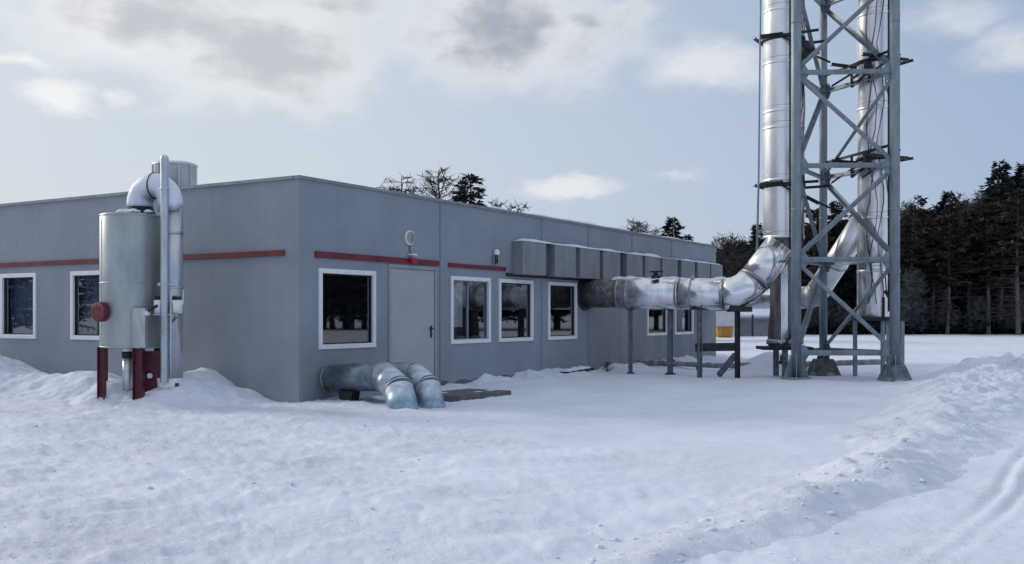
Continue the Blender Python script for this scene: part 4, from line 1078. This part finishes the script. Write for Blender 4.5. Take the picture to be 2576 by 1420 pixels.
# low pipe across the yard behind the posts
lp = [at(1560, 911, 29.6), at(1690, 914, 28.6), at(1800, 920, 27.6), at(1985, 917, 27.0), at(2213, 911, 26.8)]
LP = empty('ground_pipe', (lp[2].x, lp[2].y, 0), 'long thin pipe lying low across the snow from the wall into the tower', 'pipe')
m = MB(); m.tube(lp, .075, 16); m.build('pipe_run', pm('pipe_rime', (.30, .32, .34), .6, .2, var=.25, vs=5, cover=(SNOWC, .7, 1.1, 5)), LP)
for p_ in (lp[1], lp[2].lerp(lp[3], .9)):
    m = MB(); m.box((p_.x, p_.y, p_.z), (.16, .2, .2)); m.cyl(p_, p_ + Vector((0, 0, .25)), .04, n=10); m.build('valve', M['dark'], LP)
for p_ in (lp[0].lerp(lp[1], .4), lp[1].lerp(lp[2], .6), lp[3].lerp(lp[4], .5)):
    m = MB(); m.box((p_.x, p_.y, p_.z / 2 - .1), (.08, .08, p_.z + .15)); m.build('pipe_stand', M['dark'], LP)

# ------------------------------------------------------------------ far shed, yellow tub
s0 = at(1796, 848, 74); s1 = at(1985, 848, 76)
SH = empty('shed', (s0.x, s0.y, 0), 'low white and grey shed with snowy roof seen between the posts', 'shed')
m = MB(); w1 = at(1858, 848, 74); m.prism([(s0.x - 6, s0.y, -.1), (w1.x, w1.y, -.1), (w1.x, w1.y + 6, -.1), (s0.x - 6, s0.y + 6, -.1)], (0, 0, 1.95)); m.build('white_wall', M['shedwhite'], SH)
m = MB(); m.prism([(w1.x + .003, w1.y + 1, -.1), (s1.x, s1.y, -.1), (s1.x, s1.y + 6, -.1), (w1.x + .003, w1.y + 7, -.1)], (0, 0, 1.5)); m.build('grey_wall', M['shedgrey'], SH)
m = MB(); m.add([(w1.x + .1, w1.y + .5, 1.38), (s1.x + .3, s1.y - .4, 1.38), (s1.x + .3, s1.y + 3, 2.5), (w1.x + .1, w1.y + 4, 2.5), (w1.x + .1, w1.y + .5, 1.55), (s1.x + .3, s1.y - .4, 1.55), (s1.x + .3, s1.y + 3, 2.75), (w1.x + .1, w1.y + 4, 2.75)], [(0, 1, 2, 3), (4, 5, 6, 7), (0, 1, 5, 4), (1, 2, 6, 5), (2, 3, 7, 6), (3, 0, 4, 7)]); m.build('snowy_roof', M['snow_cap'], SH)
m = MB(); m.beam((w1.x + .1, w1.y + .45, 1.33), (s1.x + .3, s1.y - .45, 1.33), .12, .14); m.build('eave', M['shedgrey'], SH)
m = MB(); p_ = at(1893, 848, 73.5); m.box((p_.x, p_.y, .75), (.12, .12, 1.7)); m.build('drainpipe', M['dark'], SH)
y0 = at(1821, 847, 70)
YB = empty('yellow_tub', (y0.x, y0.y, 0), 'yellow open plastic tub standing on the snow by the white shed', 'tub')
m = MB()
def rect(hx, hy, z_): return [(y0.x + sx * hx, y0.y + sy * hy, z_) for sx, sy in ((-1, -1), (1, -1), (1, 1), (-1, 1))]
vs = rect(.46, .40, .0) + rect(.54, .48, .74) + rect(.50, .44, .74) + rect(.42, .36, .06)
m.add(vs, [(0, 3, 2, 1)] + [(i + 4 * k, (i + 1) % 4 + 4 * k, (i + 1) % 4 + 4 * k + 4, i + 4 * k + 4) for k in range(3) for i in range(4)] + [(12, 13, 14, 15)]); m.build('tub_body', M['yellow'], YB)
m = MB(); 
for (p_, q_) in zip(rect(.55, .49, .74), rect(.55, .49, .74)[1:] + rect(.55, .49, .74)[:1]): m.beam(p_, q_, .05, .06)
m.build('rim', M['yellow'], YB)

# ------------------------------------------------------------------ trees
def tube_np(path, r0, r1, n=5):
    path = np.asarray(path, float); m = len(path)
    d = np.gradient(path, axis=0); d /= np.linalg.norm(d, axis=1, keepdims=True) + 1e-9
    ref = np.where(np.abs(d[:, 2:3]) > .9, [[1.0, 0, 0]], [[0, 0, 1.0]])
    u = np.cross(d, ref); u /= np.linalg.norm(u, axis=1, keepdims=True) + 1e-9; w = np.cross(d, u)
    rs = np.linspace(r0, r1, m)[:, None, None]
    a = np.arange(n) * 2 * np.pi / n
    V = path[:, None] + rs * (u[:, None] * np.cos(a)[None, :, None] + w[:, None] * np.sin(a)[None, :, None])
    i, j = np.meshgrid(np.arange(m - 1), np.arange(n), indexing='ij')
    Fq = np.stack([i * n + j, i * n + (j + 1) % n, (i + 1) * n + (j + 1) % n, (i + 1) * n + j], -1).reshape(-1, 4)
    return V.reshape(-1, 3), Fq
class NB:
    def __init__(s): s.V, s.F, s.n = [], [], 0
    def add(s, V, Fq):
        s.V.append(V); s.F.append(Fq + s.n); s.n += len(V)
    def get(s): return np.vstack(s.V), np.vstack(s.F)
def leaf_quads(rng, P, D, ln, wd):
    """needle sprays: thin quads at points P along directions D."""
    n = len(P); D = D / (np.linalg.norm(D, axis=1, keepdims=True) + 1e-9)
    rnd_ = rng.normal(size=(n, 3)); S = np.cross(D, rnd_); S /= np.linalg.norm(S, axis=1, keepdims=True) + 1e-9
    l = ln * rng.uniform(.6, 1.3, (n, 1)); w = wd * rng.uniform(.6, 1.3, (n, 1))
    V = np.stack([P - S * w * .35, P + D * l * .45 - S * w, P + D * l, P + D * l * .5 + S * w], 1).reshape(-1, 3)
    return V, np.arange(n * 4).reshape(n, 4)
def conifer(seed, h, crown0, rad, dens=1.0, droop=.25, ragged=.3, leaf=(.34, .06), dead=0, power=.85):
    """trunk (V,F), needles (V,F) of one conifer, base at the origin."""
    rng = np.random.default_rng(seed); wood, nd = NB(), NB()
    zs = np.linspace(0, h, 14); lean = rng.normal(0, .012, 2)
    cen = np.stack([lean[0] * zs + .05 * np.sin(zs * .6 + seed), lean[1] * zs, zs], 1)
    wood.add(*tube_np(cen, h * .0115 + .05, .015, 7))
    z = crown0
    while z < h - .15:
        f = (z - crown0) / (h - crown0); L0 = rad * (1 - f) ** power + .12
        k = int(rng.integers(4, 8))
        for b in range(k):
            if rng.random() < ragged * .45: continue
            a = rng.uniform(0, 2 * np.pi); L = L0 * rng.uniform(1 - ragged, 1 + ragged * .6)
            base = np.array([np.interp(z, zs, cen[:, 0]), np.interp(z, zs, cen[:, 1]), z + rng.uniform(-.12, .12)])
            t = np.linspace(0, 1, 6)[:, None]; dirv = np.array([np.cos(a), np.sin(a), 0])
            rise = rng.uniform(-.15, .2) + .35 * f
            path = base + dirv * L * t + np.array([0, 0, 1.0]) * (rise * L * t - droop * L * t ** 2 + .1 * L * t ** 4)
            wood.add(*tube_np(path, .012 + .012 * L, .005, 4))
            n = max(5, int(L * 26 * dens)); tt = rng.uniform(.12, 1, n) ** .8
            P = np.stack([np.interp(tt, t[:, 0], path[:, c]) for c in range(3)], 1)
            side = np.array([-np.sin(a), np.cos(a), 0]); sp = rng.normal(0, 1, n)[:, None]
            P = P + side * sp * (.26 * L * (1 - tt * .75))[:, None] * .55 + rng.normal(0, .05, (n, 3))
            Dv = dirv * .8 + side * sp * .9 + rng.normal(0, .35, (n, 3)) + np.array([0, 0, -.2])
            nd.add(*leaf_quads(rng, P, Dv, leaf[0], leaf[1]))
        z += rng.uniform(.22, .42) * (1.15 - .5 * f)
    for b in range(dead):                      # bare dead branches below the crown
        z = rng.uniform(1.2, crown0 + .5); a = rng.uniform(0, 2 * np.pi); L = rng.uniform(.5, 1.7)
        t = np.linspace(0, 1, 5)[:, None]
        path = np.array([0, 0, z]) + np.array([np.cos(a), np.sin(a), rng.uniform(-.25, .15)]) * L * t + rng.normal(0, .05, (5, 3)) * t
        wood.add(*tube_np(path, .028, .010, 4))
        for c in range(3):
            q_ = path[rng.integers(1, 4)]; v = rng.normal(0, .4, 3); wood.add(*tube_np(np.stack([q_, q_ + v * .5, q_ + v + [0, 0, -.05]]), .012, .006, 3))
    return wood.get(), nd.get()
def bare(seed, h, crown0, rad, twig=.011, spread=.5, nb=46, sub=9):
    rng = np.random.default_rng(seed); tr, br = NB(), NB()
    zs = np.linspace(0, h, 12); cen = np.stack([.12 * np.sin(zs * .5 + seed), .08 * np.cos(zs * .4), zs], 1)
    tr.add(*tube_np(cen, h * .010 + .05, .012, 7))
    for b in range(nb):
        f = rng.random() ** .8; z = crown0 + f * (h - crown0) * .98
        a = rng.uniform(0, 2 * np.pi); L = (rad * (1 - f) ** .7 + .3) * rng.uniform(.55, 1.15)
        base = np.array([np.interp(z, zs, cen[:, 0]), np.interp(z, zs, cen[:, 1]), z]); t = np.linspace(0, 1, 7)[:, None]
        dv = np.array([np.cos(a), np.sin(a), 0]); path = base + dv * L * t + np.array([0, 0, 1.0]) * (spread * L * t * .6 + spread * .5 * L * t ** 2) + rng.normal(0, .04, (7, 3)) * t
        br.add(*tube_np(path, .014 + .008 * L, .006, 4))
        for c in range(sub):
            tt = rng.uniform(.2, 1); q_ = np.array([np.interp(tt, t[:, 0], path[:, k]) for k in range(3)])
            v = dv * rng.uniform(.1, .8) + rng.normal(0, .5, 3) + np.array([0, 0, spread * .5]); v *= L * .30 * (1.2 - tt * .6)
            p3 = np.stack([q_, q_ + v * .5 + rng.normal(0, .03, 3), q_ + v]); br.add(*tube_np(p3, twig, twig * .5, 3))
            for e in range(2):
                w_ = v * .5 + rng.normal(0, .16, 3); br.add(*tube_np(np.stack([p3[1], p3[1] + w_ * .6, p3[1] + w_]), twig * .7, twig * .4, 3))
    return tr.get(), br.get()

PROTO = {}
def proto(key, kind, trunk_m, crown_m, *a, **k):
    (tv, tf), (cv, cf) = (conifer if kind == 'c' else bare)(*a, **k)
    mt = bpy.data.meshes.new('trunk'); mc = bpy.data.meshes.new('crown')
    for me, V, Fq, mm in ((mt, tv, tf, trunk_m), (mc, cv, cf, crown_m)):
        me.from_pydata(V.tolist(), [], Fq.tolist()); me.materials.append(mm)
    PROTO[key] = (mt, mc, (tv, tf), (cv, cf))
proto('fir', 'c', M['bark'], M['needle'], 11, 10.0, 1.2, 2.0, dens=1.25, droop=.22, ragged=.35)
proto('fir_wide', 'c', M['bark'], M['needle'], 12, 14.0, 3.0, 2.9, dens=1.15, droop=.28, ragged=.4, leaf=(.42, .075))
proto('fir_thin', 'c', M['barkpale'], M['needle'], 13, 12.0, 3.6, 1.9, dens=1.3, ragged=.4, leaf=(.40, .07), dead=26)
proto('pine', 'c', M['barkpale'], M['needle2'], 14, 11.5, 4.4, 2.2, dens=1.25, droop=.1, ragged=.5, leaf=(.42, .075), dead=34, power=.55)
proto('pine_b', 'c', M['barkpale'], M['needle2'], 15, 12.5, 5.2, 2.3, dens=1.25, droop=.15, ragged=.5, leaf=(.42, .08), dead=40, power=.6)
proto('larch', 'b', M['bark'], M['twig'], 21, 9.5, 2.5, 1.9, twig=.016, spread=.25, nb=60, sub=10)
proto('larch_b', 'b', M['bark'], M['twig'], 22, 9.5, 2.5, 2.4, twig=.016, spread=.75, nb=64, sub=11)
proto('frosty', 'b', M['barkpale'], M['twigfrost'], 23, 9.0, 2.5, 2.0, twig=.02, spread=.6, nb=70, sub=12)
proto('shrub', 'b', M['bark'], M['twig'], 24, 6.0, 1.0, 2.0, twig=.02, spread=.8, nb=60, sub=10)
def tree(kind, key, px, ytop, d, label, group, name='tree', cat='tree', sx=1.0, rot=None):
    base = at(px, HY, d); mt, mc, (tv, _), (cv, _) = PROTO[key]
    h = EYE + (HY - ytop) / F * d; s = h / max(tv[:, 2].max(), cv[:, 2].max())
    t = empty(name, (base.x, base.y, -.05), label, cat, group); t.scale = (s * sx, s * sx, s); t.rotation_euler = (0, 0, rot if rot is not None else (px * .37) % 6.28)
    for nm, me in (('trunk', mt), ('crown', mc)):
        o = bpy.data.objects.new(nm, me); COL.objects.link(o); o.parent = t
    return t
g = 'trees showing above the roof'
tree('b', 'larch', 1005, 428, 55, 'small bare larch above the roof, leftmost of the trees behind it', g, 'larch_tree', sx=1.5)
tree('b', 'larch_b', 1112, 412, 54, 'wide bare larch with upswept twigs showing above the roof', g, 'larch_tree', sx=1.6)
tree('c', 'fir', 1193, 430, 53, 'dark bushy fir showing above the roof beside the bare larch', g, 'fir_tree', sx=1.45)
tree('b', 'shrub', 1255, 492, 53, 'low bare bush whose twigs stick out right of the dark roof fir', g, 'bare_tree')
tree('c', 'fir', 1530, 566, 62, 'short dark fir top just clearing the roof left of the frosted tree', g, 'fir_tree', sx=1.6)
tree('b', 'frosty', 1600, 545, 62, 'frosted bare tree showing above the roof beside the dark round fir', g, 'bare_tree', sx=1.7)
tree('c', 'fir_wide', 1690, 543, 64, 'dark wide fir above the roof near the right end of the building', g, 'fir_tree', sx=1.35)
tree('c', 'fir', 1735, 585, 64, 'small fir peeking over the roof, right of the dark wide fir', g, 'fir_tree', sx=1.0)
g = 'trees left of the chimneys beyond the shed'
tree('b', 'shrub', 1838, 580, 82, 'bare brushy tree rising beyond the right end of the building', g, 'bare_tree', sx=1.2)
tree('c', 'fir_wide', 1812, 640, 88, 'low dark fir beyond the right end of the building', g, 'fir_tree', sx=1.5)
tree('c', 'fir_wide', 1868, 622, 88, 'broad dark fir filling the gap below the bare brushy tree', g, 'fir_tree', sx=1.6)
tree('c', 'fir_wide', 1908, 560, 84, 'dark fir partly hidden by the left chimney and its rod', g, 'fir_tree', sx=1.1)
g = 'forest edge trees beyond the snow field'
for i, (key, px, yt, d, lab) in enumerate([
    ('fir_wide', 2508, 402, 86, 'tallest dark fir of the forest edge with a pointed crown'),
    ('fir_wide', 2572, 408, 88, 'tall dark fir cut by the right edge of the photo'),
    ('fir_thin', 2315, 486, 90, 'narrow fir with a pointed top right of the tower leg'),
    ('fir_wide', 2385, 478, 91, 'dark broad fir midway along the forest edge'),
    ('frosty', 2418, 480, 90, 'pale frosted bare tree beside the dark broad fir'),
    ('frosty', 2286, 500, 88, 'pale frosted bare tree next to the tower right leg'),
    ('frosty', 2462, 474, 88, 'pale frosted bare tree left of the tallest fir'),
    ('pine', 2292, 520, 83, 'pine with a pale bare trunk nearest the tower right leg'),
    ('pine', 2348, 540, 84, 'pine with a short pale trunk between the narrow fir and the broad fir'),
    ('pine_b', 2384, 530, 82, 'pine with a straight pale trunk in front of the broad fir'),
    ('pine_b', 2440, 520, 84, 'pine with a thin straight trunk left of the tallest fir'),
    ('pine', 2488, 505, 82, 'pine with a slanted pale trunk just below the tallest fir'),
    ('pine_b', 2516, 500, 83, 'pine with a straight grey trunk right of the tallest fir trunk'),
    ('pine', 2560, 470, 80, 'pine with a pale trunk near the right edge of the photo'),
    ('fir_wide', 2110, 500, 88, 'dark fir with its crown seen through the middle of the tower'),
    ('fir_wide', 2160, 530, 92, 'dark fir seen through the tower left of the right chimney'),
    ('pine', 2050, 520, 86, 'dark pine seen through the tower between its left and middle legs'),
    ('pine', 2218, 520, 88, 'dark pine hidden behind the right chimney'),
]):
    tree(key, key, px, yt, d, lab, g, {'f': 'fir_tree', 'p': 'pine_tree'}.get(key[0], 'tree') if key != 'frosty' else 'bare_tree', sx=1.15)

# the wood behind: one dense mass of many trees, reaching past the frame on both sides
def wood_mass(name, label, spots, keys, mat, seed, keep=.6):
    rng = np.random.default_rng(seed); A = NB()
    for (x, y, h, s) in spots:
        k = keys[rng.integers(len(keys))]; _, _, (tv, tf), (cv, cf) = PROTO[k]
        hm = cv[:, 2].max(); sc = h / hm; a = rng.uniform(0, 6.28); ca, sa = np.cos(a), np.sin(a)
        sel = rng.random(len(cf)) < keep
        q_ = cf[sel]; used, inv = np.unique(q_, return_inverse=True)
        for V, Fq in ((tv[:14 * 7], tf[:13 * 7]), (cv[used], inv.reshape(-1, 4))):
            W = V * [sc * s, sc * s, sc]; W = np.stack([W[:, 0] * ca - W[:, 1] * sa + x, W[:, 0] * sa + W[:, 1] * ca + y, W[:, 2]], 1)
            A.add(W, Fq)
    V, Fq = A.get(); o = mesh_obj(name, V, Fq, mat); o['kind'] = 'stuff'; tag(o, label, 'forest'); return o
rg = np.random.default_rng(5); spots = []
def skyline(px): return float(np.interp(px, [1780, 1900, 2040, 2130, 2260, 2330, 2400, 2470, 2520, 2576, 3200], [628, 588, 560, 545, 525, 520, 505, 500, 440, 440, 420]))
for px in np.arange(1800, 2640, 12.5):
    for row in range(3):
        d = 90 + row * 6 + rg.uniform(-2, 2); q_ = px + rg.uniform(-12, 12)
        y_ = skyline(q_) + 25 * rg.random() + row * 2; b_ = at(q_, HY, d); spots.append((b_.x, b_.y, EYE + (HY - y_) / F * d, 1.25))
wood_mass('forest', 'dense dark forest filling the background right of the building', spots, ['fir_wide', 'fir', 'pine', 'fir_thin'], M['needle'], 9)
sp2 = []
for k in range(44): sp2 += [(50 + k * 1.9 + q_ * 5 + rg.uniform(-1, 1), 86 - k * 2.0 + q_ * 4 + rg.uniform(-4, 4), rg.uniform(13, 18), 1.4) for q_ in (0, 1)]
wood_mass('forest', 'dark forest continuing out of the photo on the right', sp2, ['fir_wide', 'fir'], M['needle'], 10, .7)
sp3 = []
for k in range(34): sp3 += [(-62 - q_ * 5 + rg.uniform(-3, 3), -30 + k * 3.2 + rg.uniform(-1, 1), rg.uniform(7, 9.5), 1.7) for q_ in (0, 1)]
wood_mass('forest', 'dark forest out of the photo on the left', sp3, ['fir_wide', 'fir'], M['needle'], 11, .65)
# undergrowth and dead brush along the foot of the forest edge
rng = np.random.default_rng(31); A = NB()
for k in range(1700):
    px = rng.uniform(1990, 2640); d = rng.uniform(82, 99); b_ = at(px, HY, d); hh = rng.uniform(.3, 1.0) + 2.2 * rng.random() ** 3 * (1 if d > 85 else .5)
    for c in range(3):
        v = np.array([rng.normal(0, .35), rng.normal(0, .3), hh]); p0_ = np.array([b_.x, b_.y, -.05])
        A.add(*tube_np(np.stack([p0_, p0_ + v * .5 + rng.normal(0, .08, 3), p0_ + v]), .035, .012, 3))
    n = 10; P_ = np.array([b_.x, b_.y, 0]) + np.stack([rng.normal(0, .5, n), rng.normal(0, .4, n), rng.uniform(.1, hh, n)], 1)
    A.add(*leaf_quads(rng, P_, rng.normal(0, 1, (n, 3)), .5, .12))
V, Fq = A.get(); o = mesh_obj('undergrowth', V, Fq, M['understory']); o['kind'] = 'stuff'; tag(o, 'tangled dark undergrowth along the foot of the forest', 'undergrowth')

A = NB(); cv, cf = PROTO['frosty'][3]
for k in range(30):
    px = rng.uniform(2010, 2640); d = rng.uniform(80.5, 84); b_ = at(px, HY, d); sc = rng.uniform(.12, .55) * (1.3 if rng.random() < .2 else 1)
    sel = cf[rng.random(len(cf)) < .5]; used, inv = np.unique(sel, return_inverse=True)
    A.add((cv[used] - [0, 0, 1.6]) * [sc * 1.5, sc * 1.5, sc] + [b_.x, b_.y, 0], inv.reshape(-1, 4))
V, Fq = A.get(); o = mesh_obj('undergrowth', V, Fq, M['twigfrost']); o['kind'] = 'stuff'; tag(o, 'rime covered brush and twigs in front of the dark forest trunks', 'undergrowth')

tree('b', 'shrub', 1528, 905, 26.2, 'dark dry bush at the foot of the long wall below the dark duct end', None, 'dry_bush', 'bush', sx=1.5)
p_ = at(1405, 952, 23.6)
bd = empty('board', (p_.x, p_.y, 0), 'snow lump with an added dark board as its underside at the foot of the long wall below the fourth window', 'board')
a_, b_ = PB(tB(1352) + .3, .55, .13), PB(tB(1448) - .2, .50, .17)
m = MB(); m.beam(a_, b_, .26, .06); m.build('dark_underside', M['rubber'], bd)  # added dark piece standing in for the dark underside of snow lumps
m = MB(); n = 14
for i in range(n + 1):
    f_ = i / n; c_ = a_.lerp(b_, .03 + .94 * f_) + Vector((0, 0, .032)); e_ = math.sin(math.pi * min(1, max(0, f_))) ** .4
    m.v += [tuple(c_ + nB * o_ + Vector((0, 0, h_ * e_ * (.6 + .8 * abs(math.sin(i * 2.3)))))) for o_, h_ in ((-.12, 0), (-.06, .05), (0, .065), (.06, .045), (.10 + .03 * math.sin(i * 1.7), 0))]
m.f = [(i * 5 + j, i * 5 + j + 1, i * 5 + j + 6, i * 5 + j + 5) for i in range(n) for j in range(4)]; m.sm = [True] * len(m.f)
m.build('snow_cap', M['snow_cap'], bd)
